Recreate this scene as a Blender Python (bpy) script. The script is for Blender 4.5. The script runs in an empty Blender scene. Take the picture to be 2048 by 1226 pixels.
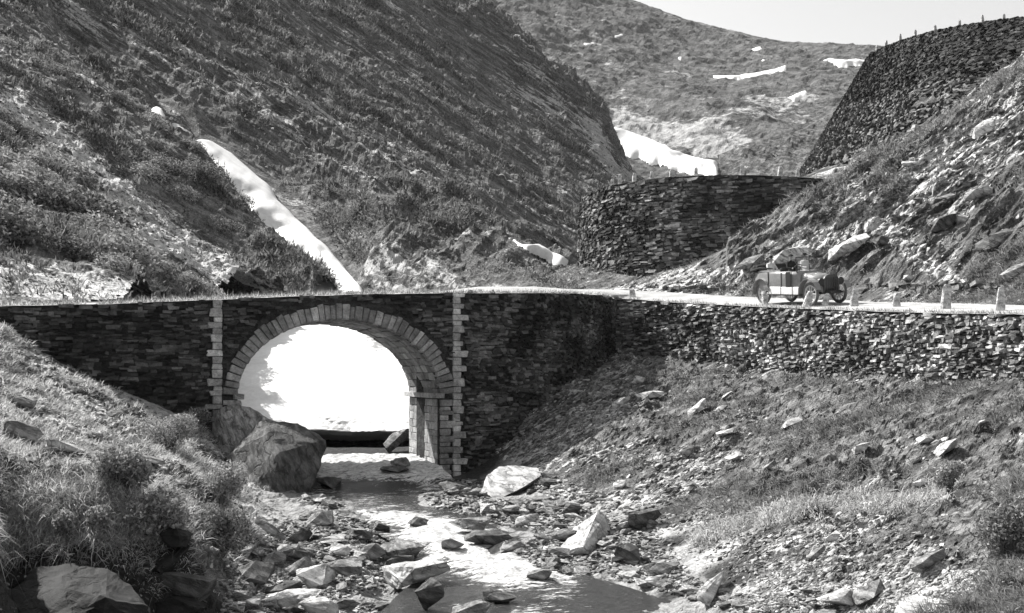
import bpy, bmesh, math, random
import numpy as np
from mathutils import Vector, Matrix
from mathutils.bvhtree import BVHTree
R = math.radians
rng = np.random.default_rng(7); random.seed(7)
scene = bpy.context.scene
COL = scene.collection
# ------------------------------------------------------------------ camera, sky, sun, exposure
F_PX, HOR = 2400.0, 750.0            # focal length and horizon row, in pixels of a 2048 px wide frame
cam_d = bpy.data.cameras.new('camera'); cam = bpy.data.objects.new('camera', cam_d); COL.objects.link(cam)
cam.location = (0, 0, 0); cam.rotation_euler = (R(90), 0, 0)
cam_d.sensor_width = 36; cam_d.lens = 36 * F_PX / 2048; cam_d.shift_y = (HOR - 613) / 2048
cam_d.clip_start = 0.5; cam_d.clip_end = 9000
scene.camera = cam
SUN_EL, SX, SY = 47, -0.83, 0.56
world = bpy.data.worlds.new('World'); scene.world = world; world.use_nodes = True
wn = world.node_tree.nodes; wl = world.node_tree.links
bgn = wn['Background']; sky = wn.new('ShaderNodeTexSky'); sky.sky_type = 'NISHITA'; sky.sun_disc = False
sky.sun_elevation = R(SUN_EL); sky.sun_rotation = math.atan2(SX, SY); sky.dust_density = 3.0; sky.air_density = 1.0
bw = wn.new('ShaderNodeRGBToBW'); wl.new(sky.outputs[0], bw.inputs[0]); wl.new(bw.outputs[0], bgn.inputs[0])
bgn.inputs[1].default_value = 0.125
sd = bpy.data.lights.new('sun', 'SUN'); so = bpy.data.objects.new('sun', sd); COL.objects.link(so)
sd.energy = 4.8; sd.angle = R(0.5); sd.color = (1, 0.985, 0.96)
hd = Vector((SX, SY, 0)).normalized() * math.cos(R(SUN_EL)); SUNV = Vector((hd.x, hd.y, math.sin(R(SUN_EL))))
so.rotation_euler = SUNV.to_track_quat('Z', 'Y').to_euler()
scene.view_settings.view_transform = 'Standard'; scene.view_settings.look = 'None'
scene.view_settings.gamma = 1; scene.view_settings.use_curve_mapping = False
scene.view_settings.exposure = 1.08
scene.cycles.max_bounces = 4

# ------------------------------------------------------------------ helpers
def P(u, v, Y):
    return Vector(((u - 1024) / F_PX * Y, Y, (HOR - v) / F_PX * Y))
def px(p): return (1024 + p[0] / p[1] * F_PX, HOR - p[2] / p[1] * F_PX)
_g = np.random.default_rng(11); _perm = np.concatenate([_g.permutation(512)] * 3)
_grad = _g.normal(size=(512, 3)); _grad /= np.linalg.norm(_grad, axis=1)[:, None]
def perlin(x, y, z):
    x, y, z = np.broadcast_arrays(np.asarray(x, float), y, z)
    xi, yi, zi = np.floor(x).astype(int), np.floor(y).astype(int), np.floor(z).astype(int)
    xf, yf, zf = x - xi, y - yi, z - zi
    fade = lambda t: t * t * t * (t * (t * 6 - 15) + 10)
    U, V, W = fade(xf), fade(yf), fade(zf); out = 0
    for dx in (0, 1):
        for dy in (0, 1):
            for dz in (0, 1):
                h = _perm[(_perm[(_perm[(xi + dx) & 511] + yi + dy) & 511] + zi + dz) & 511]
                g = _grad[h]
                d = g[..., 0] * (xf - dx) + g[..., 1] * (yf - dy) + g[..., 2] * (zf - dz)
                out = out + d * (U if dx else 1 - U) * (V if dy else 1 - V) * (W if dz else 1 - W)
    return out * 1.5
def fbm(x, y, z, o=4, gain=0.5):
    s = 0; a = 1
    for k in range(o):
        s = s + a * perlin(x * 2**k + 7 * k, y * 2**k, z * 2**k + 3 * k); a *= gain
    return s
def ridged(x, y, z, o=4, gain=0.5):
    s = 0; a = 1
    for k in range(o):
        s = s + a * (1 - 2 * np.abs(perlin(x * 2**k + 5 * k, y * 2**k + 9, z * 2**k))); a *= gain
    return s
def smooth(e0, e1, x):
    t = np.clip((x - e0) / (e1 - e0), 0, 1); return t * t * (3 - 2 * t)
def tag(o, label=None, cat=None, group=None, kind=None):
    if label: o['label'] = label
    if cat: o['category'] = cat
    if group: o['group'] = group
    if kind: o['kind'] = kind
    return o
def link(name, me, mat=None, parent=None):
    o = bpy.data.objects.new(name, me); COL.objects.link(o)
    if mat is not None and not me.materials: me.materials.append(mat)
    if parent: o.parent = parent
    return o
def np_mesh(name, V, F, smooth_=False, attrs=None):
    V = np.asarray(V, np.float32); F = np.asarray(F, np.int32); n = F.shape[1]
    me = bpy.data.meshes.new(name)
    me.vertices.add(len(V)); me.vertices.foreach_set('co', V.ravel())
    me.loops.add(F.size); me.loops.foreach_set('vertex_index', F.ravel())
    me.polygons.add(len(F)); me.polygons.foreach_set('loop_start', np.arange(0, F.size, n, dtype=np.int32))
    me.polygons.foreach_set('loop_total', np.full(len(F), n, np.int32))
    me.polygons.foreach_set('use_smooth', np.full(len(F), smooth_))
    me.update(calc_edges=True)
    for k, a in (attrs or {}).items():
        at = me.attributes.new(k, 'FLOAT', 'POINT'); at.data.foreach_set('value', np.asarray(a, np.float32).ravel())
    return me
def empty(name, loc=(0, 0, 0), rot=(0, 0, 0)):
    o = bpy.data.objects.new(name, None); COL.objects.link(o); o.location = loc; o.rotation_euler = rot; o.empty_display_size = .3
    return o
def bm_obj(name, bm, mat, parent=None, sm=False):
    me = bpy.data.meshes.new(name); bm.normal_update(); bm.to_mesh(me); bm.free()
    if sm:
        for p in me.polygons: p.use_smooth = True
    return link(name, me, mat, parent)
def box(bm, c, s, rot=None):
    m = Matrix.Translation(c) @ (rot.to_4x4() if rot else Matrix.Identity(4)) @ Matrix.Diagonal((*s, 1))
    return bmesh.ops.create_cube(bm, size=1, matrix=m)['verts']
def tube(bm, pts, r, seg=8):
    pts = [Vector(p) for p in pts]; rings = []
    rs = r if isinstance(r, (list, tuple)) else [r] * len(pts)
    for i, p in enumerate(pts):
        d = (pts[min(i + 1, len(pts) - 1)] - pts[max(i - 1, 0)]).normalized()
        a = d.orthogonal().normalized(); b = d.cross(a)
        rings.append([bm.verts.new(p + (a * math.cos(t) + b * math.sin(t)) * rs[i]) for t in [2 * math.pi * k / seg for k in range(seg)]])
    for i in range(len(rings) - 1):
        for k in range(seg):
            bm.faces.new((rings[i][k], rings[i][(k + 1) % seg], rings[i + 1][(k + 1) % seg], rings[i + 1][k]))
    bm.faces.new(rings[0][::-1]); bm.faces.new(rings[-1])

# ------------------------------------------------------------------ materials (all neutral grey: a black and white place)
def g3(v): return (v, v, v, 1)
class NT:
    def __init__(s, name, rough=0.9, spec=0.25):
        s.m = bpy.data.materials.new(name); s.m.use_nodes = True; s.t = s.m.node_tree; s.n = s.t.nodes; s.l = s.t.links
        s.b = s.n['Principled BSDF']; s.b.inputs['Roughness'].default_value = rough
        s.b.inputs['Specular IOR Level'].default_value = spec
        s.co = s.n.new('ShaderNodeTexCoord').outputs['Object']
    def noise(s, sc, det=6, rough=.6, scale3=None, rot=None, co=None):
        n = s.n.new('ShaderNodeTexNoise'); n.inputs['Scale'].default_value = sc; n.inputs['Detail'].default_value = det; n.inputs['Roughness'].default_value = rough
        c = co or s.co
        if scale3 or rot:
            mp = s.n.new('ShaderNodeMapping'); s.l.new(c, mp.inputs[0]); c = mp.outputs[0]
            mp.vector_type = 'TEXTURE'                         # turn first, stretch after: streaks run along the slope
            if scale3: mp.inputs['Scale'].default_value = [1 / q for q in scale3]
            if rot: mp.inputs['Rotation'].default_value = rot
        s.l.new(c, n.inputs['Vector']); return n.outputs['Fac']
    def ramp(s, src, stops):
        r = s.n.new('ShaderNodeValToRGB'); e = r.color_ramp.elements
        while len(e) < len(stops): e.new(0.5)
        for el, (p, v) in zip(e, stops): el.position = p; el.color = g3(v)
        s.l.new(src, r.inputs[0]); return r.outputs[0]
    def math(s, op, a, b=None, clamp=False):
        m = s.n.new('ShaderNodeMath'); m.operation = op; m.use_clamp = clamp
        for i, x in enumerate((a, b)):
            if x is None: continue
            if isinstance(x, (int, float)): m.inputs[i].default_value = x
            else: s.l.new(x, m.inputs[i])
        return m.outputs[0]
    def mix(s, f, a, b):
        m = s.n.new('ShaderNodeMix'); m.data_type = 'RGBA'
        for i, x in ((0, f), (6, a), (7, b)):
            if isinstance(x, (int, float)): m.inputs[i].default_value = x if i == 0 else g3(x)
            else: s.l.new(x, m.inputs[i])
        return m.outputs[2]
    def attr(s, name):
        a = s.n.new('ShaderNodeAttribute'); a.attribute_name = name; return a.outputs['Fac']
    def bump(s, h, st=0.5, d=0.05):
        b = s.n.new('ShaderNodeBump'); b.inputs['Strength'].default_value = st; b.inputs['Distance'].default_value = d
        s.l.new(h, b.inputs['Height']); s.l.new(b.outputs[0], s.b.inputs['Normal'])
    def col(s, c):
        if isinstance(c, (int, float)): s.b.inputs['Base Color'].default_value = g3(c)
        else: s.l.new(c, s.b.inputs['Base Color'])
        return s.m

def mat_ground(name, sc, grass=(.025, .13), rock=(.14, .42), aniso=(1, 1, 1), rot=(0, 0, 0), bd=.1):
    """turf with stones and bare earth breaking through; sc = features per metre"""
    t = NT(name, .95, .1)
    big = t.noise(sc * .25, 5, .6, aniso, rot); mid = t.noise(sc, 6, .7, aniso, rot); fine = t.noise(sc * 5, 4, .75); gr = t.noise(sc*16, 2, .8)
    g = t.ramp(t.math('ADD', t.math('MULTIPLY', mid, .5), t.math('MULTIPLY', t.math('ADD', fine, gr), .27)), [(.41, grass[0] * .5), (.51, (grass[0] + grass[1]) * .4), (.62, grass[1] * 1.25)])
    r = t.ramp(t.math('ADD', t.math('MULTIPLY', mid, .4), t.math('MULTIPLY', t.math('ADD', fine, gr), .32)), [(.4, rock[0] * .7), (.6, rock[1] * 1.1)])
    k = t.math('ADD', t.attr('bare'), t.math('MULTIPLY', t.math('ADD', t.math('SUBTRACT', mid, .5), t.math('MULTIPLY', t.math('SUBTRACT', big, .5), .6)), 1.6))
    k = t.math('ADD', k, t.math('MULTIPLY', t.math('SUBTRACT', fine, .5), .8))
    f = t.ramp(k, [(.42, 0), (.62, 1)])
    t.bump(t.math('ADD', t.math('MULTIPLY', mid, 1.0), t.math('MULTIPLY', fine, .45)), .9, bd)
    soil_shade = t.ramp(fine, [(.35, .015), (.7, .07)])  # dark tone for bare soil and for shade painted in by the mask
    return t.col(t.mix(t.math('MULTIPLY', t.attr('soil_shade'), 1, True), t.mix(f, g, r), soil_shade))
def mat_rock(name, lo=.15, hi=.4, sc=3, aniso=(1, 1, 3.5), rot=(0, .5, 0), bd=.06, objrand=0.0, wet=None):
    t = NT(name, wet or .85, .3)
    a = t.noise(sc, 8, .65, aniso, rot); b = t.noise(sc * 6, 5, .75, aniso, rot); gr = t.noise(sc * 25, 2, .8)
    h = t.math('ADD', t.math('MULTIPLY', a, .6), t.math('ADD', t.math('MULTIPLY', b, .25), t.math('MULTIPLY', gr, .15)))
    c = t.ramp(h, [(.36, lo * .45), (.46, lo), (.6, hi)])
    lay_ = t.n.new('ShaderNodeTexWave'); lay_.bands_direction = 'Z'; lay_.inputs['Scale'].default_value = sc * .4; lay_.inputs['Distortion'].default_value = 11; lay_.inputs['Detail'].default_value = 5; lay_.inputs['Detail Scale'].default_value = 2.5
    mpw = t.n.new('ShaderNodeMapping'); mpw.vector_type = 'TEXTURE'; mpw.inputs['Rotation'].default_value = rot; t.l.new(t.co, mpw.inputs[0]); t.l.new(mpw.outputs[0], lay_.inputs[0])
    crack = t.ramp(lay_.outputs['Fac'], [(.0, .5), (.07, .97), (1, 1.1)]); mxw = t.n.new('ShaderNodeVectorMath'); mxw.operation = 'MULTIPLY'; t.l.new(c, mxw.inputs[0]); t.l.new(crack, mxw.inputs[1]); c = mxw.outputs[0]
    h = t.math('ADD', h, t.math('MULTIPLY', t.ramp(lay_.outputs['Fac'], [(0, 0), (.2, 1)]), .35))
    if objrand:
        oi = t.n.new('ShaderNodeObjectInfo'); mr = t.n.new('ShaderNodeMapRange'); t.l.new(oi.outputs['Random'], mr.inputs[0])
        mr.inputs[3].default_value = 1 - objrand; mr.inputs[4].default_value = 1 + objrand
        mx = t.n.new('ShaderNodeVectorMath'); mx.operation = 'SCALE'; t.l.new(c, mx.inputs[0]); t.l.new(mr.outputs[0], mx.inputs['Scale']); c = mx.outputs[0]
    t.bump(h, .9, bd); return t.col(c)
def mat_stone(name, lo, hi, single, sc=9):
    t = NT(name, .9, .2)
    t.co = t.n.new('ShaderNodeNewGeometry').outputs['Position']
    a = t.noise(sc * .6, 6, .75); b = t.noise(sc * 3, 3, .8); stain = t.ramp(t.noise(.45, 5, .7), [(.38, .6), (.6, 1.15)])
    if single: oi = t.n.new('ShaderNodeObjectInfo'); k = oi.outputs['Random']
    else: k = t.attr('tone')
    base = t.ramp(k, [(0, lo), (.7, (lo + hi) * .45), (1, hi)])
    m = t.ramp(t.math('ADD', t.math('MULTIPLY', a, .6), t.math('MULTIPLY', b, .4)), [(.35, .35), (.65, 1.4)])
    mx = t.n.new('ShaderNodeVectorMath'); mx.operation = 'MULTIPLY'; t.l.new(base, mx.inputs[0]); t.l.new(m, mx.inputs[1])
    mx2 = t.n.new('ShaderNodeVectorMath'); mx2.operation = 'MULTIPLY'; t.l.new(mx.outputs[0], mx2.inputs[0]); t.l.new(stain, mx2.inputs[1])
    t.bump(t.math('ADD', a, b), .9, .04); return t.col(mx2.outputs[0])
def mat_plain(name, v, rough=.6, spec=.4, metal=0, var=.15, sc=12):
    t = NT(name, rough, spec); t.b.inputs['Metallic'].default_value = metal
    return t.col(t.ramp(t.noise(sc, 4), [(.3, v * (1 - var)), (.7, v * (1 + var))]))
def mat_leaf(name, lo, hi):
    t = NT(name, .8, .15); 
    k = t.attr('tone'); t.b.inputs['Subsurface Weight'].default_value = 0
    c = t.ramp(k, [(0, lo), (1, hi)])
    tr = t.n.new('ShaderNodeBsdfTranslucent'); t.l.new(c, tr.inputs[0]); ms = t.n.new('ShaderNodeMixShader'); ms.inputs[0].default_value = .3
    t.l.new(t.b.outputs[0], ms.inputs[1]); t.l.new(tr.outputs[0], ms.inputs[2]); t.l.new(ms.outputs[0], t.n['Material Output'].inputs[0])
    return t.col(c)

M = {}
M['bank'] = mat_ground('bank_turf', 1.8, (.03, .2), (.09, .46), (.8, 1, 2.2), (0, R(-32), 0), .14)
M['hill_r'] = mat_ground('right_hill_turf', 1.2, (.035, .2), (.13, .52), (.5, 1, 2.4), (0, R(-35), 0), .2)
M['hill_l'] = mat_ground('left_hill_turf', .9, (.035, .22), (.16, .6), (.4, 1, 2.4), (0, R(33), 0), .3)
M['hill_l2'] = mat_ground('far_left_turf', .5, (.035, .19), (.16, .44), (.3, 1, 2.6), (0, R(35), 0), .6)
M['mount'] = mat_ground('mountain_turf', .1, (.06, .15), (.15, .36), (1, 1, .5), (0, 0, 0), 1.5)
M['bedrock'] = mat_rock('stream_gravel', .08, .3, 2.5, (1, 1, 1), (0, 0, 0), .08)
M['rock_dark'] = mat_rock('dark_rock', .05, .15, 1.6, (1, 1, 4), (0, .6, 0), .08)
M['rock_lit'] = mat_rock('layered_grey_rock', .12, .36, 1.5, (1, 1, 4), (0, .9, 0), .1)
M['rock_block'] = mat_rock('fractured_dark_rock', .045, .14, 1.5, (1, 1, 4), (0, 1.1, 0), .12)
M['rock_shaded'] = mat_rock('shade_darkened_rock', .007, .025, 1.4, (1, 1, 3), (0, .4, 0), .06)  # tone darkened to stand in for shade under the left bank
M['rock_mid'] = mat_rock('grey_rock', .11, .32, 1.8, (1, 1, 4), (0, .5, 0), .07)
M['rock_pale'] = mat_rock('pale_rock', .3, .62, 1.8, (1, 1, 4), (0, .5, 0), .06)
M['river'] = mat_rock('river_stone_grey', .13, .38, 3, (1, 1, 3), (0, .3, 0), .04, .55)
M['chip'] = mat_stone('slate_chips', .07, .6, False, 7)
M['wall_s'] = mat_stone('rubble_single', .02, .22, True); M['wall_a'] = mat_stone('rubble_joined', .02, .22, False)
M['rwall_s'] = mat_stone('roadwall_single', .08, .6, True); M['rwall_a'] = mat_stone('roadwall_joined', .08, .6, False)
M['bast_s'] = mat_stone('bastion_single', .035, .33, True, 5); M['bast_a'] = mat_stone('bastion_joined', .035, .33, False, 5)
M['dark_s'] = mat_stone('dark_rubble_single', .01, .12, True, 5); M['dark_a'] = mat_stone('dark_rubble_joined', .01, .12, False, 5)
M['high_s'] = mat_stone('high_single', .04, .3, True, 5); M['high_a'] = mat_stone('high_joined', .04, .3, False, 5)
M['mortar'] = mat_rock('wall_core', .02, .07, 4, (1, 1, 1), (0, 0, 0), .05)
M['ashlar'] = mat_stone('cut_stone', .34, .66, True, 5)
M['ashlar_d'] = mat_stone('cut_stone_grey', .22, .5, True, 5)
M['post'] = mat_rock('post_stone', .3, .6, 5, (1, 1, 1), (0, 0, 0), .02)
def mat_snow():
    t = NT('old_snow', .7, .3); a = t.noise(.35, 6, .6); b = t.noise(3, 5, .7); c = t.attr('dirt')
    base = t.ramp(t.math('ADD', t.math('MULTIPLY', a, .5), t.math('MULTIPLY', b, .5)), [(.3, .5), (.6, .7)])
    sp = t.ramp(t.math('ADD', t.math('MULTIPLY', t.noise(1.2, 4, .8), .7), t.math('MULTIPLY', c, .35)), [(.62, 0), (.68, 1)])
    t.bump(b, .4, .1); return t.col(t.mix(sp, base, .2))
M['snow'] = mat_snow()
def mat_road():
    t = NT('gravel_road', .95, .1); a = t.noise(1.2, 6, .6); b = t.noise(14, 4, .8)
    t.bump(b, .5, .02); return t.col(t.ramp(t.math('ADD', t.math('MULTIPLY', a, .5), t.math('MULTIPLY', b, .5)), [(.38, .2), (.62, .46)]))
M['road'] = mat_road()
def mat_water():
    t = NT('stream_water', .12, .5); t.b.inputs['IOR'].default_value = 1.33
    st = (1, 3.2, 1); a = t.noise(2.2, 6, .7, st, (0, 0, R(20))); b = t.noise(10, 4, .7, st, (0, 0, R(20)))
    k = t.math('ADD', t.attr('foam'), t.math('MULTIPLY', t.math('SUBTRACT', t.math('ADD', t.math('MULTIPLY', a, .6), t.math('MULTIPLY', b, .4)), .5), 3.0))
    f = t.ramp(k, [(.38, 0), (.62, 1)])
    rr = t.mix(f, .15, .85); t.l.new(rr, t.b.inputs['Roughness'])
    t.bump(t.math('ADD', a, t.math('MULTIPLY', b, .5)), .6, .08)
    return t.col(t.mix(f, t.ramp(b, [(.35, .012), (.7, .06)]), t.ramp(t.math('ADD', t.math('MULTIPLY', a, .5), t.math('MULTIPLY', b,   .5)), [(.4, .1), (.5, .4), (.6, .68)])))
M['water'] = mat_water()
M['grass'] = mat_leaf('grass_blades', .06, .42); M['grass_hi'] = mat_leaf('pale_grass_blades', .14, .8)
M['leaf'] = mat_leaf('shrub_leaves', .10, .5); M['leaf_d'] = mat_leaf('dark_shrub_leaves', .04, .34)
M['stem'] = mat_plain('shrub_stem', .08, .9, .1)

# ------------------------------------------------------------------ terrain sheets
class TPS:
    def __init__(s, ctrl, lam=1e-4):
        c = np.array([(u / 600, math.log(Y) * 3, (HOR - v) / F_PX * Y) for u, Y, v in ctrl])
        s.x = c[:, :2]; n = len(c); K = s.k(s.x, s.x) + lam * np.eye(n); Pm = np.c_[np.ones(n), s.x]
        A = np.zeros((n + 3, n + 3)); A[:n, :n] = K; A[:n, n:] = Pm; A[n:, :n] = Pm.T
        s.w = np.linalg.solve(A, np.r_[c[:, 2], 0, 0, 0])
    def k(s, a, b):
        d2 = ((a[:, None] - b[None]) ** 2).sum(-1) + 1e-12; return .5 * d2 * np.log(d2)
    def __call__(s, u, Y):
        sh = np.shape(u); q = np.c_[np.ravel(u) / 600, np.log(np.ravel(Y)) * 3]; out = np.empty(len(q))
        for i in range(0, len(q), 40000):
            b = q[i:i + 40000]; out[i:i + 40000] = s.k(b, s.x) @ s.w[:-3] + np.c_[np.ones(len(b)), b] @ s.w[-3:]
        return out.reshape(sh)
BV = {}; SH = {}
def sheet(name, ctrl, ur, Yr, nu, nY, disp, mat, masks=None, keep=None, sm=False, smth=False):
    t = TPS(ctrl); u = np.linspace(*ur, nu); Y = np.exp(np.linspace(math.log(Yr[0]), math.log(Yr[1]), nY))
    U, YY = np.meshgrid(u, Y); Z = t(U, YY); X = (U - 1024) / F_PX * YY
    dx, dy, dz = disp(X, YY, Z, U)
    X, Yw, Z = X + dx, YY + dy, Z + dz
    V = np.stack([X, Yw, Z], -1).reshape(-1, 3)
    i = np.arange(nu * nY).reshape(nY, nu); Fq = np.stack([i[:-1, :-1], i[:-1, 1:], i[1:, 1:], i[1:, :-1]], -1).reshape(-1, 4)
    if keep is not None:
        kp = keep(U, YY).ravel(); Fq = Fq[kp[Fq].all(1)]
    Vp = 1024 + 0 * U, HOR - Z / Yw * F_PX
    attrs = {}
    if masks: attrs = {k: f(X / Yw * F_PX + 1024, Vp[1], X, Yw, Z) for k, f in masks.items()}
    me = np_mesh(name, V, Fq, smth, attrs); o = link(name, me, mat); o['kind'] = 'structure'
    BV[name] = BVHTree.FromPolygons(V.tolist(), Fq.tolist()); SH[name] = (V, Fq, t, attrs)
    return o
def seg_mask(U, V, pl, w0, w1=None):
    """soft band round a polyline given in frame pixels"""
    best = np.zeros_like(U); w1 = w1 or w0
    for (a, b), (c, d) in zip(pl[:-1], pl[1:]):
        t = np.clip(((U - a) * (c - a) + (V - b) * (d - b)) / ((c - a) ** 2 + (d - b) ** 2), 0, 1)
        r = np.hypot(U - a - t * (c - a), V - b - t * (d - b)); best = np.maximum(best, np.exp(-(r / w0) ** 2))
    return best
def hit(u, v, names=None):
    d = P(u, v, 1).normalized(); best = None
    for k, b in BV.items():
        if names and k not in names: continue
        h = b.ray_cast(Vector((0, 0, 0)), d)
        if h[0] is not None and (best is None or h[3] < best[1]): best = (h[0], h[3], h[1])
    return (best[0], best[2]) if best else (None, None)
def ground_z(x, y, name):
    h = BV[name].ray_cast(Vector((x, y, 400)), Vector((0, 0, -1)))
    return h[0].z if h[0] is not None else None

# stream profile: row in frame -> depth
STR_Y = [8, 12, 20, 24, 27, 31, 35, 37, 40, 43, 45, 48, 60]
STR_Z = [-5.1, -5.0, -4.8, -4.68, -4.6, -4.33, -4.1, -4.03, -4.0, -3.84, -3.62, -3.5, -3.3]
zs = lambda Y: np.interp(Y, STR_Y, STR_Z)
vs = lambda Y, dz=0: HOR - (float(zs(Y)) + dz) / Y * F_PX
near = []
for Y, us in ((60, (560, 640, 760, 840)), (52, (560, 640, 720, 800)), (48, (600, 720, 830)), (43, (600, 740, 880)), (40, (600, 760, 930)), (37, (600, 780, 960)), (35, (560, 685, 780, 980)),
              (31, (560, 690, 775, 900, 1050)), (27, (520, 690, 790, 960, 1180)), (24, (520, 670, 760, 1000, 1250)), (20, (560, 900, 1150, 1350)), (14, (600, 1000, 1300))):
    for u in us: near.append((u, Y, 882) if Y == 60 else (u, Y, 903) if Y == 52 else (u, Y, vs(Y, .13 if (Y <= 36 and u < 700) or (Y in (37, 40) and (u <= 600 or u > 920)) or (u, Y) == (1050, 31) else -.28)))
near += [(-700, 38, 330), (-300, 40, 490), (0, 41, 652), (150, 42, 742), (300, 43, 803), (400, 43.5, 850), (480, 44.5, 905),
         (-600, 33, 520), (0, 34, 765), (150, 34, 825), (300, 34, 885), (420, 35, 935), (500, 37, 990),
         (-500, 27, 700), (0, 28, 865), (150, 28, 905), (300, 28, 945), (430, 29, 990), (510, 30.5, 1060),
         (-400, 23, 760), (0, 23, 950), (150, 23, 975), (300, 23, 1005), (400, 23.5, 1045), (470, 24.5, 1140),
         (-120, 19, 830), (-120, 16.5, 860), (-300, 18, 720), (-320, 21, 700), (0, 20, 1015), (150, 20, 1038), (270, 20.3, 1050), (380, 20.8, 1110), (450, 21, 1230),  # off-frame left bank raised so that it shades the lower-left boulders
         (0, 19.3, 1225), (150, 19.3, 1245), (270, 19.5, 1260), (380, 19.7, 1290), (-200, 12, 1300), (200, 14, 1600),
         (0, 47, 640), (300, 50, 780), (450, 52, 870), (-300, 47, 500)]
near += [(1240, 60, 715), (1350, 58, 730), (1500, 54, 745), (1750, 46, 768), (2048, 38.5, 776), (2400, 32, 800), (2750, 27, 830),
         (1250, 66, 700), (1550, 60, 720), (1900, 50, 740), (2300, 41, 750), (1100, 62, 740), (1000, 58, 830),
         (1130, 52, 785), (1030, 49, 855), (960, 47.5, 925), (1240, 50, 805), (1500, 44, 835), (1750, 37, 875), (2048, 31, 905), (2500, 26, 950),
         (1060, 44, 935), (1130, 41, 935), (1240, 40, 925), (1500, 34.5, 960), (1750, 30, 1000), (2048, 25.5, 1040), (2500, 21, 1090),
         (1000, 40, 995), (1080, 36, 1030), (1170, 31.5, 1085), (1300, 31, 1075), (1500, 27, 1110), (1750, 23.5, 1140), (2048, 20, 1170), (2500, 17, 1200),
         (1270, 27.5, 1165), (1400, 24.5, 1212), (1600, 22, 1210), (1850, 19.5, 1225), (2048, 18, 1250), (1500, 20, 1330), (1800, 16, 1380), (2300, 13, 1430), (1600, 13, 1600)]
def rot2(x, z, deg): c, s = math.cos(R(deg)), math.sin(R(deg)); return x * c + z * s, -x * s + z * c
def disp_near(X, Y, Z, U):
    bank = smooth(.1, 1.2, Z - zs(Y))                      # stream bed stays low
    right = smooth(900, 1200, U)
    p, q = rot2(X, Z * 1.0, 32); p2, q2 = rot2(X, Z, -28)
    n1 = ridged(p * .22, q * .8, Y * .35, 5, .55) * right + fbm(p2 * .35, q2 * .9, Y * .5, 5, .55) * (1 - right)
    n2 = fbm(X * 2.2, Y * 1.6, Z * 2.2, 4, .6)
    n3 = np.maximum(0, fbm(X * .9, Y * .7, Z * .9, 2)) ** .7
    amp = (.38 + .62 * bank)
    clear = 1 - smooth(39.5, 42.5, Y) * smooth(1000, 930, U) * .8
    dz = (n1 * .2 + n3 * .16) * amp * clear + n2 * .12 * (.5 + .5 * bank) * clear
    return n2 * .07, -n1 * .16 * bank, dz
def bare_near(U, V, X, Y, Z):
    n = fbm(X * .25, Y * .25, Z * .25, 4)
    b = .22 + .5 * n
    bed = 1 - smooth(.15, .7, Z - zs(Y)); b = b + bed * .6
    b += .45 * seg_mask(U, V, [(1230, 740), (1100, 850), (980, 960)], 55) + .5 * seg_mask(U, V, [(1250, 1060), (1330, 1150), (1600, 1190), (1900, 1150)], 60)
    b += .25 * seg_mask(U, V, [(1250, 1010), (1400, 930), (1500, 850)], 50)
    b -= .35 * seg_mask(U, V, [(1350, 820), (1650, 860), (1900, 800)], 60) + .2 * seg_mask(U, V, [(1500, 1000), (1700, 1000)], 50)
    b += .22 * (U < 520)
    return b
def soil_shade_near(U, V, X, Y, Z):  # dark soil streaks, plus shade painted on the left bank face and snow cave
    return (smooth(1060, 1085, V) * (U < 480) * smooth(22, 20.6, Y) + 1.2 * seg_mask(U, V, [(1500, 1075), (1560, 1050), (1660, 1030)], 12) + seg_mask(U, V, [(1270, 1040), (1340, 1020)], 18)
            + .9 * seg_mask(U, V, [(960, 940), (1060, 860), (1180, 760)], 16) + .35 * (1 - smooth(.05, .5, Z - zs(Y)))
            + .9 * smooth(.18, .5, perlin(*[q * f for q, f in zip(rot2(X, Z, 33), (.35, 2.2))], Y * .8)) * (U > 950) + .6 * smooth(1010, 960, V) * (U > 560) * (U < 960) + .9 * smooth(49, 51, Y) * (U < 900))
def yc(U): # road middle line as depth for a frame column
    return np.interp(U, [1000, 1100, 1180, 1275, 1408, 1590, 1870, 2190, 2600], [51, 56, 60, 62.4, 60.1, 55.4, 47, 39.4, 33])
sheet('stream_bank', near, (-750, 2850), (9, 62), 900, 430, disp_near, M['bank'], {'bare': bare_near, 'soil_shade': soil_shade_near},
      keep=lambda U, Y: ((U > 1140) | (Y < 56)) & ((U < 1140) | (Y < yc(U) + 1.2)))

# ---- the left hillside just behind the bridge road
L1 = [(-900, 44, 560), (-500, 44, 590), (0, 46, 610), (200, 48, 606), (330, 50, 612), (500, 53, 800), (430, 55, 740), (620, 56, 790), (720, 58, 880),
      (-500, 55, 440), (0, 58, 520), (200, 60, 560), (400, 62, 650), (560, 66, 720), (640, 66, 780), (700, 76, 740),
      (-400, 70, 250), (0, 75, 400), (200, 78, 470), (400, 78, 572), (480, 74, 615), (520, 75, 625), (560, 83, 620), (620, 86, 625), (600, 80, 650),
      (-400, 95, 50), (0, 98, 230), (200, 98, 330), (350, 96, 420), (470, 94, 512), (560, 90, 562), (630, 86, 600),
      (0, 125, 60), (200, 122, 195), (300, 117, 275), (390, 108, 340), (470, 101, 436), (560, 94, 535), (610, 89, 578), (655, 86, 602), (50, 150, -60), (-300, 150, -250),
      (200, 150, 240), (300, 143, 330), (390, 132, 420), (470, 122, 500), (560, 112, 590), (655, 100, 640), (720, 90, 660), (780, 80, 680), (50, 190, 60), (-300, 200, -100),
      (780, 62, 900), (850, 70, 880), (820, 95, 780)]
SNOWLINES = [([(1000, 470), (1060, 495), (1140, 525)], 26), ([(420, 300), (560, 420), (700, 570)], 46), ([(315, 224), (360, 258), (400, 290)], 18)]
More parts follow.
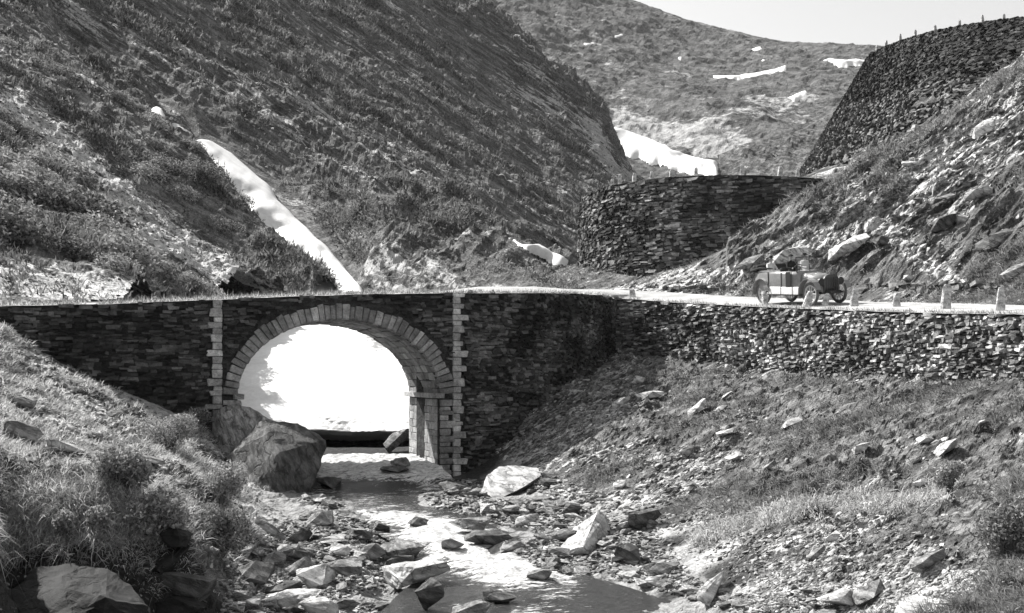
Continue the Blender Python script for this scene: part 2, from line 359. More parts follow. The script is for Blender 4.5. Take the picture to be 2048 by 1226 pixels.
def disp_l(a_, k, snow=False):
    def f(X, Y, Z, U):
        a = a_ * (smooth(46, 58, Y) * .8 + .2) if k > 1 else a_ * (1 if k > .4 else .45)
        if snow:
            Vv = HOR - Z / Y * F_PX; m = 0
            for pl, w in SNOWLINES: m = np.maximum(m, seg_mask(U, Vv, pl, w))
            rid = seg_mask(U, Vv, [(960, 60), (1050, 120), (1150, 205), (1220, 300)], 40)
            a = a_ * (.12 + .88 * smooth(66, 110, Y)) * (1 - .9 * m) * (1 + 1.2 * rid)
        p, q = rot2(X, Z, -33)
        n1 = fbm(p * .10 * k, q * .35 * k, Y * .2 * k, 5, .55); n2 = ridged(p * .25 * k, q * .7 * k, Y * .5 * k, 4, .55)
        cl = np.maximum(0, fbm(X * .55 * k, Z * .55 * k, Y * .4 * k, 4, .6)) ** .6
        fi = fbm(X * 1.6 * k, Y * 1.6 * k, Z * 1.6 * k, 3, .7)
        g_ = ridged(p * .03 * k, q * .22 * k, Y * .12 * k, 3)
        return fi * a * .2, -n2 * a * .45, (n1 * .8 + g_ * 2.2 + n2 * .3 + cl * .55 + fi * .18) * a
    return f
def bare_l1(U, V, X, Y, Z):
    b = .03 + .35 * fbm(X * .08, Y * .08, Z * .08, 4)
    b += .75 * seg_mask(U, V, [(20, 205), (160, 310), (300, 420), (420, 520), (520, 590)], 32) + .45 * seg_mask(U, V, [(250, 430), (360, 500), (470, 580)], 45)
    b += .7 * seg_mask(U, V, [(-60, 540), (80, 580), (250, 600)], 38) + .25 * seg_mask(U, V, [(60, 60), (250, 230)], 60)
    return b
sheet('left_hillside', L1, (-950, 860), (43, 195), 560, 400, disp_l(.6, 1.1), M['hill_l'], {'bare': bare_l1},
      keep=lambda U, Y: Y > np.interp(U, [-900, 0, 250, 330, 420, 500, 600, 700, 860], [42, 45.0, 47.6, 56, 67, 75, 83, 93, 120]))

L2 = [(300, 60, 820), (500, 60, 900), (650, 60, 935), (820, 58, 930), (930, 58, 850), (1040, 60, 700), (1150, 66, 620), (1250, 75, 640),
      (500, 80, 790), (650, 78, 800), (850, 74, 770), (980, 80, 600), (1100, 90, 592),
      (500, 100, 680), (600, 100, 660), (700, 98, 622), (800, 100, 580), (950, 110, 560), (1080, 125, 575), (1200, 130, 600),
      (520, 125, 480), (620, 122, 500), (760, 130, 480), (900, 140, 455), (1000, 150, 468), (1100, 165, 535), (1180, 175, 570), (1300, 190, 600),
      (350, 150, 270), (450, 150, 300), (560, 150, 380), (700, 160, 400), (900, 185, 420), (1050, 200, 460), (1150, 210, 500), (1250, 230, 520), (1400, 260, 560),
      (200, 210, -20), (400, 210, 110), (600, 210, 210), (800, 230, 270), (1000, 250, 330), (1150, 260, 390), (1260, 280, 420),
      (200, 300, -330), (500, 290, -120), (700, 290, 30), (850, 290, 120), (1000, 300, 215), (1100, 305, 265), (1200, 310, 330), (1260, 320, 370), (1330, 330, 440),
      (700, 400, -170), (880, 400, 0), (960, 380, 65), (1040, 365, 118), (1100, 350, 172), (1150, 345, 202), (1200, 340, 262), (1240, 335, 330), (1290, 340, 420),
      (880, 470, 120), (1040, 440, 220), (1150, 420, 310), (1240, 400, 420), (1350, 400, 520), (700, 480, -60), (300, 420, -450)]
def bare_l2(U, V, X, Y, Z):
    b = .02 + .3 * fbm(X * .03, Y * .03, Z * .03, 4) + .5 * np.maximum(0, perlin(*[q * f for q, f in zip(rot2(X, Z, -35), (.012, .11))], Y * .05)) + .5 * np.maximum(0, perlin(*[q * f for q, f in zip(rot2(X, Z, -35), (.03, .35))], Y * .12))
    for pl, w, k in (([(440, 310), (620, 430), (800, 520), (1000, 575)], 26, .2), ([(800, 170), (1000, 330), (1100, 420)], 22, .1), ([(720, 240), (900, 400), (1050, 520)], 25, .25),
                     ([(480, 180), (640, 300), (780, 400)], 20, .22), ([(150, 20), (400, 130), (600, 260)], 25, .22), ([(1180, 250), (1215, 330), (1260, 350)], 14, .5), ([(860, 560), (1090, 585)], 16, .25)):
        b += k * seg_mask(U, V, pl, w)
    return b
L2 += [(-400, 210, -480), (-400, 300, -800), (-400, 150, 0), (0, 200, -200), (0, 300, -500), (0, 140, 260)]
sheet('valley_side', L2, (-420, 1420), (56, 470), 560, 460, disp_l(1.15, .55, True), M['hill_l2'], {'bare': bare_l2}, keep=lambda U, Y: (U < 1210) | (Y > 150))

FM = [(700, 420, 300), (1000, 420, 330), (1240, 400, 430), (1440, 400, 395), (1620, 400, 380), (1800, 400, 360), (2100, 400, 350),
      (900, 500, 170), (1100, 500, 250), (1200, 500, 300), (1330, 490, 312), (1440, 480, 330), (1560, 480, 300), (1800, 480, 290),
      (1100, 560, 170), (1200, 560, 222), (1330, 560, 218), (1440, 560, 215), (1600, 560, 250), (1800, 560, 240),
      (900, 700, 20), (1100, 700, 80), (1250, 700, 130), (1400, 700, 165), (1550, 700, 160), (1750, 700, 170),
      (900, 1000, -200), (1100, 1000, -70), (1250, 1000, 4), (1320, 1000, 32), (1400, 1000, 60), (1500, 1000, 84), (1570, 1000, 96), (1660, 1000, 99), (1750, 1000, 106), (1900, 1000, 112), (2200, 1000, 120),
      (900, 1300, -100), (1250, 1300, 120), (1500, 1300, 180), (1750, 1300, 190), (2200, 1300, 200), (400, 1000, -300), (400, 500, 200), (400, 1300, -200)]
def disp_f(X, Y, Z, U):
    n1 = ridged(X * .012, Y * .01, Z * .012, 6, .55); n2 = fbm(X * .05, Y * .05, Z * .05, 4, .6)
    k = smooth(1000, 850, Y) * .8 + .2
    n3 = fbm(X * .15, Y * .15, Z * .15, 3, .6); return n2 * 1.2, -n1 * 1.6, (n1 * 2.0 + n2 * 1.6 + n3 * .8) * k
def bare_f(U, V, X, Y, Z):
    b = .12 + .3 * fbm(X * .01, Y * .01, Z * .01, 4)
    b += .7 * seg_mask(U, V, [(1225, 240), (1330, 270), (1430, 265)], 34) + .25 * seg_mask(U, V, [(950, 60), (1080, 150), (1150, 200)], 35) + .3 * seg_mask(U, V, [(1450, 250), (1620, 190)], 18) + .9 * seg_mask(U, V, [(1400, 305), (1490, 290)], 16)
    b += .3 * seg_mask(U, V, [(1560, 160), (1500, 200)], 14)
    return b
sheet('far_mountain', FM, (380, 2250), (400, 1320), 520, 260, disp_f, M['mount'], {'bare': bare_f})

SP = [(1437, 205, 338), (1500, 195, 345), (1600, 190, 345), (1750, 180, 360), (1438, 225, 316), (1500, 225, 300), (1600, 225, 290), (1750, 215, 280),
      (1440, 250, 308), (1500, 260, 284), (1600, 265, 262), (1680, 265, 218), (1800, 260, 150), (1440, 290, 380), (1600, 310, 320), (1800, 310, 240), (1450, 170, 420), (1700, 160, 420)]
def disp_sp(X, Y, Z, U):
    a, b, c = disp_l(2.2, .3)(X, Y, Z, U); cap = (HOR - np.interp(U, [1430, 1500, 1600, 1680, 1760], [313, 285, 262, 215, 150])) / F_PX * Y
    return a, b, np.minimum(c, cap - Z)
sheet('hill_spur', SP, (1436, 1800), (165, 310), 130, 150, disp_sp, M['hill_l2'], {'bare': lambda U, V, X, Y, Z: .0 + .3 * fbm(X * .03, Y * .03, Z * .03) + .4 * seg_mask(U, V, [(1440, 300), (1620, 245)], 9)})

RS = [(1275, 62.4, 640), (1408, 60.1, 650), (1590, 55.4, 650), (1870, 47, 650), (2190, 39.4, 650), (2700, 31, 650),
      (1180, 66, 600), (1318, 66, 578), (1466, 63.4, 577), (1674, 58.2, 578), (1976, 49.2, 583), (2313, 41.4, 590), (2750, 33, 600),
      (1060, 78, 592), (1170, 76, 584), (1250, 76, 580), (1330, 71, 566), (1400, 72, 543), (1540, 71, 472), (1620, 71, 415), (1690, 74, 362),
      (1500, 66, 545), (1600, 63, 520), (1750, 58, 530), (1750, 63, 470), (1900, 56, 500), (1900, 61, 430), (2048, 50, 520), (2048, 56, 410), (2048, 64, 300), (2048, 74, 190), (2048, 82, 138),
      (2400, 44, 500), (2400, 52, 330), (2400, 62, 180), (2400, 80, 40), (2700, 50, 400), (2700, 70, 50), (1850, 68, 350), (1780, 72, 340), (1850, 80, 280), (1700, 84, 345), (1640, 100, 350), (1800, 95, 305), (1950, 88, 215),
      (1250, 95, 500), (1300, 85, 480), (1400, 95, 440), (1550, 95, 390), (1060, 105, 580), (1120, 112, 560), (1170, 118, 530), (1250, 120, 500), (1500, 125, 400), (1700, 125, 330), (1900, 120, 180), (2200, 110, 60)]
def disp_r(X, Y, Z, U):
    p, q = rot2(X, Z, 33)
    n1 = ridged(p * .13, q * .8, Y * .25, 5, .62); n2 = fbm(X * 1.3, Y * 1.2, Z * 1.3, 4, .65); cl = np.maximum(0, fbm(p * .3, q * .8, Y * .45, 3)) ** .6
    edge = smooth(0, 4, Y - (yc(U) + 2.7)) * .85 + .15
    edge = np.where((U > 1160) & (U < 1700) & (Y > 73), .2, edge); edge = np.where((U > 1040) & (U < 1450) & (Y > 63.5), np.minimum(edge, .18 + .4 * smooth(1330, 1450, U)), edge)
    return n2 * .1 * edge, -n1 * .42 * edge, (n1 * .5 + cl * .45 + n2 * .16) * edge
PATH = [(1700, 372), (1740, 400), (1765, 440), (1790, 480), (1850, 525), (1930, 580)]
def bare_r(U, V, X, Y, Z):
    b = .17 + .45 * fbm(X * .12, Y * .12, Z * .12, 4)
    b += .7 * seg_mask(U, V, PATH, 16) + .45 * seg_mask(U, V, [(2060, 180), (1950, 260), (1840, 340)], 26) + .35 * seg_mask(U, V, [(1330, 575), (1480, 540), (1640, 480)], 18)
    b += .4 * seg_mask(U, V, [(1200, 590), (1400, 575)], 12) + .4 * seg_mask(U, V, [(2060, 310), (1960, 280)], 12)
    return b
sheet('right_hillside', RS, (1040, 2800), (31, 126), 560, 430, disp_r, M['hill_r'], {'bare': bare_r, 'soil_shade': lambda U, V, X, Y, Z: .85 * smooth(.2, .5, perlin(*[q * f for q, f in zip(rot2(X, Z, 33), (.2, 1.5))], Y * .5)) * (1 - seg_mask(U, V, PATH, 22))},
      keep=lambda U, Y: (Y > yc(U) + np.where(U < 1200, 14, 1.6)))
base = np_mesh('valley_floor', [(-2450, -1450, -7), (2450, -1450, -7), (2450, 3450, -7), (-2450, 3450, -7)], [(0, 1, 2, 3)], attrs={'bare': [0.1] * 4})
link('valley_floor', base, M['mount'])['kind'] = 'structure'

# ------------------------------------------------------------------ roads
def road_strip(name, front, back, mat=None, sub=8, nw=10, crown=.04, thick=.02):
    """front/back: lists of world points; a gravel sheet between them"""
    f = np.array([list(p) for p in front]); b = np.array([list(p) for p in back]); n = len(f)
    tt = np.linspace(0, n - 1, (n - 1) * sub + 1); ii = np.arange(n)
    fi = np.stack([np.interp(tt, ii, f[:, k]) for k in range(3)], 1); bi = np.stack([np.interp(tt, ii, b[:, k]) for k in range(3)], 1)
    V = []; 
    for w in np.linspace(0, 1, nw):
        p = fi * (1 - w) + bi * w; p[:, 2] += crown * math.sin(math.pi * w) + .02 * perlin(p[:, 0] * 1.5, p[:, 1] * 1.5, 0); V.append(p)
    V = np.array(V); m = len(tt); i = np.arange(nw * m).reshape(nw, m)
    Fq = np.stack([i[:-1, :-1], i[:-1, 1:], i[1:, 1:], i[1:, :-1]], -1).reshape(-1, 4)
    o = link(name, np_mesh(name, V.reshape(-1, 3), Fq, True), mat or M['road']); o['kind'] = 'structure'
    BV[name] = BVHTree.FromPolygons(V.reshape(-1, 3).tolist(), Fq.tolist()); return o
E = Vector((.945, .327, 0)).normalized(); DV = Vector((-E.y, E.x, 0)); O = Vector((-6.5, 45, 0)); WB = 4.8
def s_of_u(u):
    k = (u - 1024) / F_PX; return (k * O.y - O.x) / (E.x - k * E.y)
def face_pt(s, z): return O + E * s + Vector((0, 0, z))
# front face path of bridge and walls: (u, Y, v of road edge)
bridge_front = [(-520, None, 636), (-200, None, 620), (0, None, 612), (220, None, 608), (415, None, 600), (600, None, 592), (750, None, 588), (910, None, 586)]
bf = []
for u, _, v in bridge_front:
    q = O + E * s_of_u(u); bf.append(Vector((q.x, q.y, (HOR - v) / F_PX * q.y)))
wing = [P(1000, 586, 47.6), P(1080, 586, 49.6), P(1150, 587, 52.6), P(1200, 590, 56.2), P(1232, 596, 60)]
rwall = [P(1232, 596, 60), P(1350, 605, 58), P(1500, 613, 54), P(1620, 618, 50.2), P(1750, 623, 46), P(1900, 627, 42), P(2048, 629, 38.5), P(2400, 642, 32), P(2800, 660, 27)]
bb = [p + DV * WB + Vector((0, 0, .30)) for p in bf]
wb = [Vector((-1.5, 53, 3.9)), Vector((1.0, 57, 4.2)), Vector((3.0, 61.5, 4.4)), Vector((5.6, 66, 4.7)), Vector((7.95, 64.9, 4.5))]
rb = [Vector((7.95, 64.9, 4.5)), Vector((11.45, 62.2, 4.1)), Vector((15.4, 56.9, 3.58)), Vector((17.2, 52.5, 3.22)), Vector((19, 47.9, 2.88)), Vector((20.3, 44, 2.6)), Vector((21.6, 40.2, 2.33)), Vector((23.5, 33.5, 1.85)), Vector((25, 28, 1.4))]
road_strip('road', bf + wing + rwall[1:], bb + wb + rb[1:])

# ------------------------------------------------------------------ masonry
VAR = []
for k in range(16):
    c = np.array([(x, y, z) for x in (-.5, .5) for y in (-.5, .5) for z in (-.5, .5)]); j = _g.uniform(-.19, .19, c.shape); j[:, 0] *= .8; VAR.append(c + j)
BF = np.array([(0, 1, 3, 2), (4, 6, 7, 5), (0, 4, 5, 1), (2, 3, 7, 6), (0, 2, 6, 4), (1, 5, 7, 3)])
UNIT = {}
def unit_meshes(mat):
    if mat.name not in UNIT:
        L = []
        for k, v in enumerate(VAR):
            me = np_mesh('stone_block', v, BF); me.materials.append(mat); L.append(me)
        UNIT[mat.name] = L
    return UNIT[mat.name]
def rotm(ang, tilt=0): return Matrix.Rotation(ang, 3, 'Z') @ Matrix.Rotation(tilt, 3, 'Y')
def lay(path, tops, bot_fn, hr, wr, proud, batter=0, skip=None, rnd=random.Random(3), roll=.05, d=.3):
    """courses of rubble along a path; returns stone records"""
    L = [0]
    for a, b in zip(path[:-1], path[1:]): L.append(L[-1] + math.hypot(b.x - a.x, b.y - a.y))
    L = np.array(L); X = np.array([p.x for p in path]); Yp = np.array([p.y for p in path]); T = np.array(tops)
    zmax = T.max(); zmin = min(bot_fn(p) for p in path); z = zmin; out = []
    while z < zmax + .2:
        h = rnd.uniform(*hr); s = rnd.uniform(0, wr[0])
        while s < L[-1]:
            w = rnd.uniform(*wr) * rnd.choice((.6, 1, 1, 1.3)); sm_ = min(s + w / 2, L[-1]); top = np.interp(sm_, L, T)
            x = np.interp(sm_, L, X); y = np.interp(sm_, L, Yp)
            e = .4; x1, y1, x0, y0 = np.interp(sm_ + e, L, X), np.interp(sm_ + e, L, Yp), np.interp(sm_ - e, L, X), np.interp(sm_ - e, L, Yp)
            ang = math.atan2(y1 - y0, x1 - x0); zc = z + h / 2
            if zc < top - h * .25 and zc > bot_fn((x, y)) - .3:
                n = Vector((math.sin(ang), -math.cos(ang), 0)); off = batter * (top - zc)
                pos = Vector((x, y, zc + rnd.uniform(-.3, .3) * h)) + n * (off - d / 2 + rnd.uniform(*proud))
                if skip is None or not skip(pos, w, h): out.append((pos, ang, w * .95, h * rnd.choice((.55, .85, .95, 1.1)), d, rnd.uniform(-roll, roll), min(1, max(0, rnd.random() ** 1.5 + .8 * float(perlin(x * .5, y * .5, zc * .9))))))
            s += w
        z += h * .97
    return out
def build_stones(recs, parent, ms, ma, nmax=300, name='stone', stuff='rubble'):
    def score(r):
        u, v = px(r[0]); vis = 0 < u < 2048 and 0 < v < 1226
        return (r[2] * r[3] / r[0].y ** 2) if vis else 0
    sc = sorted(range(len(recs)), key=lambda i: -score(recs[i])); big = set(i for i in sc[:nmax] if score(recs[i]) > 0)
    ums = unit_meshes(ms); Vs = []; Fs = []; tn = []; n = 0
    for i, (p, a, w, h, d, t, k) in enumerate(recs):
        m = rotm(a, t)
        if i in big:
            o = bpy.data.objects.new(name, ums[i % 16]); COL.objects.link(o); o.matrix_world = Matrix.Translation(p) @ m.to_4x4() @ Matrix.Diagonal((w, d, h, 1)); o.parent = parent
        else:
            v = (VAR[i % 16] * (w, d, h)) @ np.array(m.transposed()) + np.array(p); Vs.append(v); Fs.append(BF + n); tn.append(np.full(8, k)); n += 8
    if Vs:
        o = link(stuff, np_mesh(stuff, np.concatenate(Vs), np.concatenate(Fs), attrs={'tone': np.concatenate(tn)}), ma, parent); o['kind'] = 'stuff'
def wall_core(name, path, tops, bots, thick, parent, mat, batter=0, inset=.1, sub=6):
    n = len(path); tt = np.linspace(0, n - 1, (n - 1) * sub + 1); ii = np.arange(n)
    X = np.interp(tt, ii, [p.x for p in path]); Y = np.interp(tt, ii, [p.y for p in path]); T = np.interp(tt, ii, tops); B = np.interp(tt, ii, bots)
    tx = np.gradient(X); ty = np.gradient(Y); l = np.hypot(tx, ty) + 1e-9; nx, ny = ty / l, -tx / l
    V = []
    for s, z, off in ((0, B, 1), (0, T, 0), (1, T, 0), (1, B, 0)):
        o_ = (batter * (T - B) * off - inset) if s == 0 else -thick
        V.append(np.stack([X + nx * o_, Y + ny * o_, z], 1))
    m = len(tt); i = np.arange(4 * m).reshape(4, m); Fq = []
    for a, b in ((0, 1), (1, 2), (2, 3), (3, 0)): Fq.append(np.stack([i[a, :-1], i[a, 1:], i[b, 1:], i[b, :-1]], -1))
    Fq = np.concatenate(Fq + [np.array([[i[0, 0], i[1, 0], i[2, 0], i[3, 0]], [i[0, -1], i[1, -1], i[2, -1], i[3, -1]]])])
    return link(name, np_mesh(name, np.concatenate(V), Fq), mat, parent)

# ---------------- the bridge
SL, SR, ZS, RISE = -3.71, 3.94, -.80, 2.90
SC, HA = (SL + SR) / 2, (SR - SL) / 2
bridge = tag(empty('stone_bridge', (O.x, O.y, -4)), 'single-arch rubble stone bridge carrying the road over the stream', 'bridge')
def keepw(o, par):
    o.parent = par; o.matrix_parent_inverse = Matrix.Translation(-par.location); return o
class Off:  # parts are written in world coordinates; parents only offset them
    pass
def reparent_all(par):
    inv = Matrix.Translation(-Vector(par.location))
    for o in bpy.data.objects:
        if o.parent == par: o.matrix_parent_inverse = inv
def arch_z(s):
    t = (s - SC) / HA
    return ZS + RISE * math.sqrt(max(0, 1 - t * t)) if abs(t) < 1 else None
def top_at(s):
    L = [(p - O).dot(E) for p in bf]; return float(np.interp(s, L, [p.z for p in bf]))
# body of the bridge (between s = far left and the right quoin strip), with the opening cut through
ss = sorted(set([(bf[0] - O).dot(E)] + list(np.linspace(-20, SL, 20)) + [SC - HA * math.cos(a) for a in np.linspace(0, math.pi, 61)] + list(np.linspace(SR, s_of_u(912), 4))))
bmx = bmesh.new(); prev = None; IN = .10
for s in ss:
    inside = SL < s < SR; zb = arch_z(s) if inside else -6
    if abs(s - SL) < 1e-6 or abs(s - SR) < 1e-6: zb = -6
    t = top_at(s) - .03
    def ring(zb_):
        a = face_pt(s, zb_) - DV * -IN; b = face_pt(s, t) + DV * IN; c = face_pt(s, t + .4) + DV * (WB - .05); d = face_pt(s, zb_) + DV * (WB - .05)
        return [bmx.verts.new(q) for q in (a, b, c, d)]
    if abs(s - SL) < 1e-6: rings = [ring(-6), ring(ZS)]
    elif abs(s - SR) < 1e-6: rings = [ring(ZS), ring(-6)]
    else: rings = [ring(zb)]
    for r in rings:
        if prev:
            for k in range(4): bmx.faces.new((prev[k], r[k], r[(k + 1) % 4], prev[(k + 1) % 4]))
        prev = r
keepw(bm_obj('wall_core', bmx, M['mortar']), bridge)
def in_open(s, z, m=0):
    if SL - m < s < SR + m:
        t = (s - SC) / (HA + m); return z < ZS + (RISE + m) * math.sqrt(max(0, 1 - t * t)) or z < ZS
    return False
VD = .55
S_QL, S_QR = s_of_u(430), s_of_u(918)
def skip_bridge(p, w, h):
    s = (p - O).dot(E); z = p.z
    if S_QL - .22 < s < S_QL + .28 or S_QR - .22 < s < S_QR + .3: return True
    return in_open(s, z, VD + w * .25) or (in_open(s, z, VD + .25) and z > ZS) 
def gz(name):
    def f(p):
        x, y = (p.x, p.y) if hasattr(p, 'x') else p
        g = ground_z(x + .3 * .3, y - .4, name); return g if g is not None else -4
    return f
path_b = bf + wing; recs = lay(path_b, [p.z - .02 for p in path_b], gz('stream_bank'), (.07, .15), (.16, .42), (-.02, .05), skip=skip_bridge)
build_stones(recs, bridge, M['wall_s'], M['wall_a'], 300, 'stone', 'rubble')
keepw(wall_core('wing_core', [face_pt(s_of_u(905), 3)] + wing, [bf[-1].z - .03] + [p.z - .03 for p in wing], [-6] * 6, 3.0, None, M['mortar']), bridge)
def block(name, center, w, h, d, ang_y, mat, seed, parent=bridge, basis=None):
    """cut stone in the face plane, turned in that plane by ang_y"""
    m = (basis or Matrix((E, DV, Vector((0, 0, 1)))).transposed()) @ Matrix.Rotation(ang_y, 3, 'Y')
    o = bpy.data.objects.new(name, CUT[mat.name][seed % 8]); COL.objects.link(o)
    o.matrix_world = Matrix.Translation(center) @ m.to_4x4() @ Matrix.Diagonal((w, d, h, 1)); o.parent = parent; return o
CUT = {}
def cut_meshes(mat):
    L = []
    for k in range(8):
        bm = bmesh.new(); bmesh.ops.create_cube(bm, size=1); bmesh.ops.bevel(bm, geom=bm.edges[:], offset=.07, segments=1, affect='EDGES')
        for v in bm.verts: v.co += Vector([_g.uniform(-.03, .03) for _ in range(3)])
        for v in bm.verts: v.co.x *= 1 + .06 * math.sin(k * 2.3 + v.co.z * 3); v.co.z *= 1 + .05 * math.cos(k * 1.7 + v.co.x * 3)
        me = bpy.data.meshes.new('cut_block'); bm.to_mesh(me); bm.free(); me.materials.append(mat); L.append(me)
    CUT[mat.name] = L
for k in ('ashlar', 'ashlar_d'): cut_meshes(M[k])
# voussoirs round the arch
def ell(a, r=0): 
    ca, sa = math.cos(a), math.sin(a); p = np.array((SC + HA * ca, ZS + RISE * sa)); n = np.array((ca / HA, sa / RISE)); n /= np.linalg.norm(n); return p + n * r, n
arc = [(ell(a)[0], a) for a in np.linspace(.02, math.pi - .02, 400)]
cum = np.r_[0, np.cumsum([np.hypot(*(arc[i + 1][0] - arc[i][0])) for i in range(399)])]
NV = 46; pos = 0; wsum = [random.uniform(.8, 1.25) for _ in range(NV)]; tot = sum(wsum)
for k in range(NV):
    w = wsum[k] / tot * cum[-1]; a = np.interp(pos + w / 2, cum, [q[1] for q in arc]); pos += w
    dd = VD * random.uniform(.9, 1.12); c, n = ell(a, dd / 2 - .01); key = abs(a - math.pi / 2) < .06
    block('voussoir', face_pt(c[0], c[1]) - DV * (.03 + random.uniform(0, .035) - .3 + (.05 if key else 0)), w * .93 * (1 + VD / 9), dd, .62, math.atan2(n[0], n[1]), M['ashlar_d'], k)
def quoin_col(s0, z0, z1, dirn, seed, wn=(.34, .52), narrow=.3, mat='ashlar', depth=.4):
    z = z0; k = seed
    while z < z1 - .06:
        h = min(random.uniform(.15, .34), z1 - z); w = random.uniform(*wn) * random.uniform(.85, 1.25) if k % 2 else narrow * random.uniform(.9, 1.15)
        block('quoin', face_pt(s0 + dirn * (w / 2 - .15), z + h / 2) - DV * (.07 - depth / 2 + random.uniform(-.01, .02)), w, h * .93, depth, 0, M[mat], k); z += h; k += 1
quoin_col(S_QL + .1, -3.2, top_at(S_QL) - .02, -1, 0)
quoin_col(S_QR - .1, -4.0, top_at(S_QR) - .02, 1, 1)
quoin_col(SL - .02, -3.4, ZS - .12, -1, 0, (.5, .7), .36, 'ashlar_d')
quoin_col(SR + .17, -4.1, ZS - .12, 1, 0, (.45, .6), .34, 'ashlar_d')
# soffit stones and pier faces inside the opening
k = 0
for i in range(30):
    a = (i + .5) / 30 * math.pi; c, n = ell(a, .05); L = np.hypot(*(ell(a - .5 * math.pi / 30)[0] - ell(a + .5 * math.pi / 30)[0]))
    t = .35
    while t < WB - .1:
        w = min(random.uniform(.4, .9), WB - t); 
        block('soffit_stone', face_pt(c[0], c[1]) + DV * (t + w / 2) + Vector((0, 0, random.uniform(-.02, .02))), L * .93, .16, w * .96, math.atan2(n[0], n[1]), M['ashlar_d'], k); t += w; k += 1
for sx, sg in ((SL, 1), (SR, -1)):
    z = -4.3
    while z < ZS - .15:
        h = min(random.uniform(.24, .36), ZS - .12 - z); t = .34
        while t < WB - .1:
            w = min(random.uniform(.45, .95), WB - t)
            block('pier_stone', face_pt(sx - sg * .045 + sg * random.uniform(-.01, .012), z + h / 2) + DV * (t + w / 2), .12, h * .95, w * .97, 0, M['ashlar'], k); t += w; k += 1
        z += h
    for a0 in (0,):
        block('impost', face_pt(sx + sg * .04, ZS) + DV * (WB / 2 - .04), .4, .2, WB + .14, 0, M['ashlar_d'], 2)
reparent_all(bridge)

# ---------------- the long retaining wall under the road on the right
rw = tag(empty('retaining_wall', rwall[3] - Vector((0, 0, 3))), 'long sunlit dry-stone retaining wall under the road right of the bridge', 'wall')
recs = lay(rwall, [p.z - .03 for p in rwall], gz('stream_bank'), (.06, .14), (.12, .36), (-.09, .1), batter=.1, roll=.13, rnd=random.Random(5))
build_stones(recs, rw, M['rwall_s'], M['rwall_a'])
wall_core('wall_core', rwall, [p.z - .05 for p in rwall], [-3.5] * len(rwall), 1.6, rw, M['mortar'], .1)
reparent_all(rw)
# low wall at the hill side of the road, behind the car
lw = tag(empty('low_wall', (15.4, 57, 3.5)), 'low rough stone wall at the foot of the hillside behind the car', 'wall')
lpath = [p + Vector((.15, .15, 0)) for p in rb[:7]]; ltops = [p.z + h for p, h in zip(lpath, (.35, .5, .75, .85, .85, .75, .5))]
recs = lay(lpath, ltops, lambda p: 1.5, (.12, .24), (.22, .5), (-.06, .08), roll=.25, rnd=random.Random(8))
recs = [r for r in recs if r[0].z > np.interp(r[0].y, [p.y for p in lpath[::-1]], [p.z for p in lpath[::-1]]) - .1]
build_stones(recs, lw, M['bast_s'], M['bast_a'])
wall_core('wall_core', lpath, [t - .08 for t in ltops], [1.5] * 7, .7, lw, M['mortar']); reparent_all(lw)

# ---------------- curved bastion of the hairpin
bast = tag(empty('bastion_wall', (15, 72, 6)), 'tall curved stone bastion holding the hairpin, in shade behind the car', 'wall')
cx, cy, RB = 17.6, 86.5, 12.6
tv = lambda u: np.interp(u, [1150, 1182, 1212, 1300, 1390, 1500, 1600, 1700, 1800], [395, 386, 372, 358, 351, 350, 354, 362, 372])
bp = []
for a in np.linspace(R(150), R(305), 30):
    p = Vector((cx + RB * math.cos(a), cy + RB * math.sin(a), 0)); u = 1024 + p.x / p.y * F_PX
    lim = tv(u) if p.y < cy else 386
    p.z = (HOR - lim) / F_PX * p.y if p.y < cy else 12.9
    bp.append(p)
recs = lay(bp, [p.z for p in bp], gz('right_hillside'), (.1, .22), (.2, .6), (-.07, .1), batter=.05, roll=.1, rnd=random.Random(9))
build_stones(recs, bast, M['bast_s'], M['bast_a'])
wall_core('wall_core', bp, [p.z - .05 for p in bp], [2] * 30, 2.0, bast, M['mortar'], .05, .12, 3); reparent_all(bast)
inner = [Vector((cx + (RB - 6) * math.cos(a), cy + (RB - 6) * math.sin(a), p.z + .05)) for a, p in zip(np.linspace(R(150), R(305), 30), bp)]
road_strip('upper_road', bp, inner, None, 3, 6)

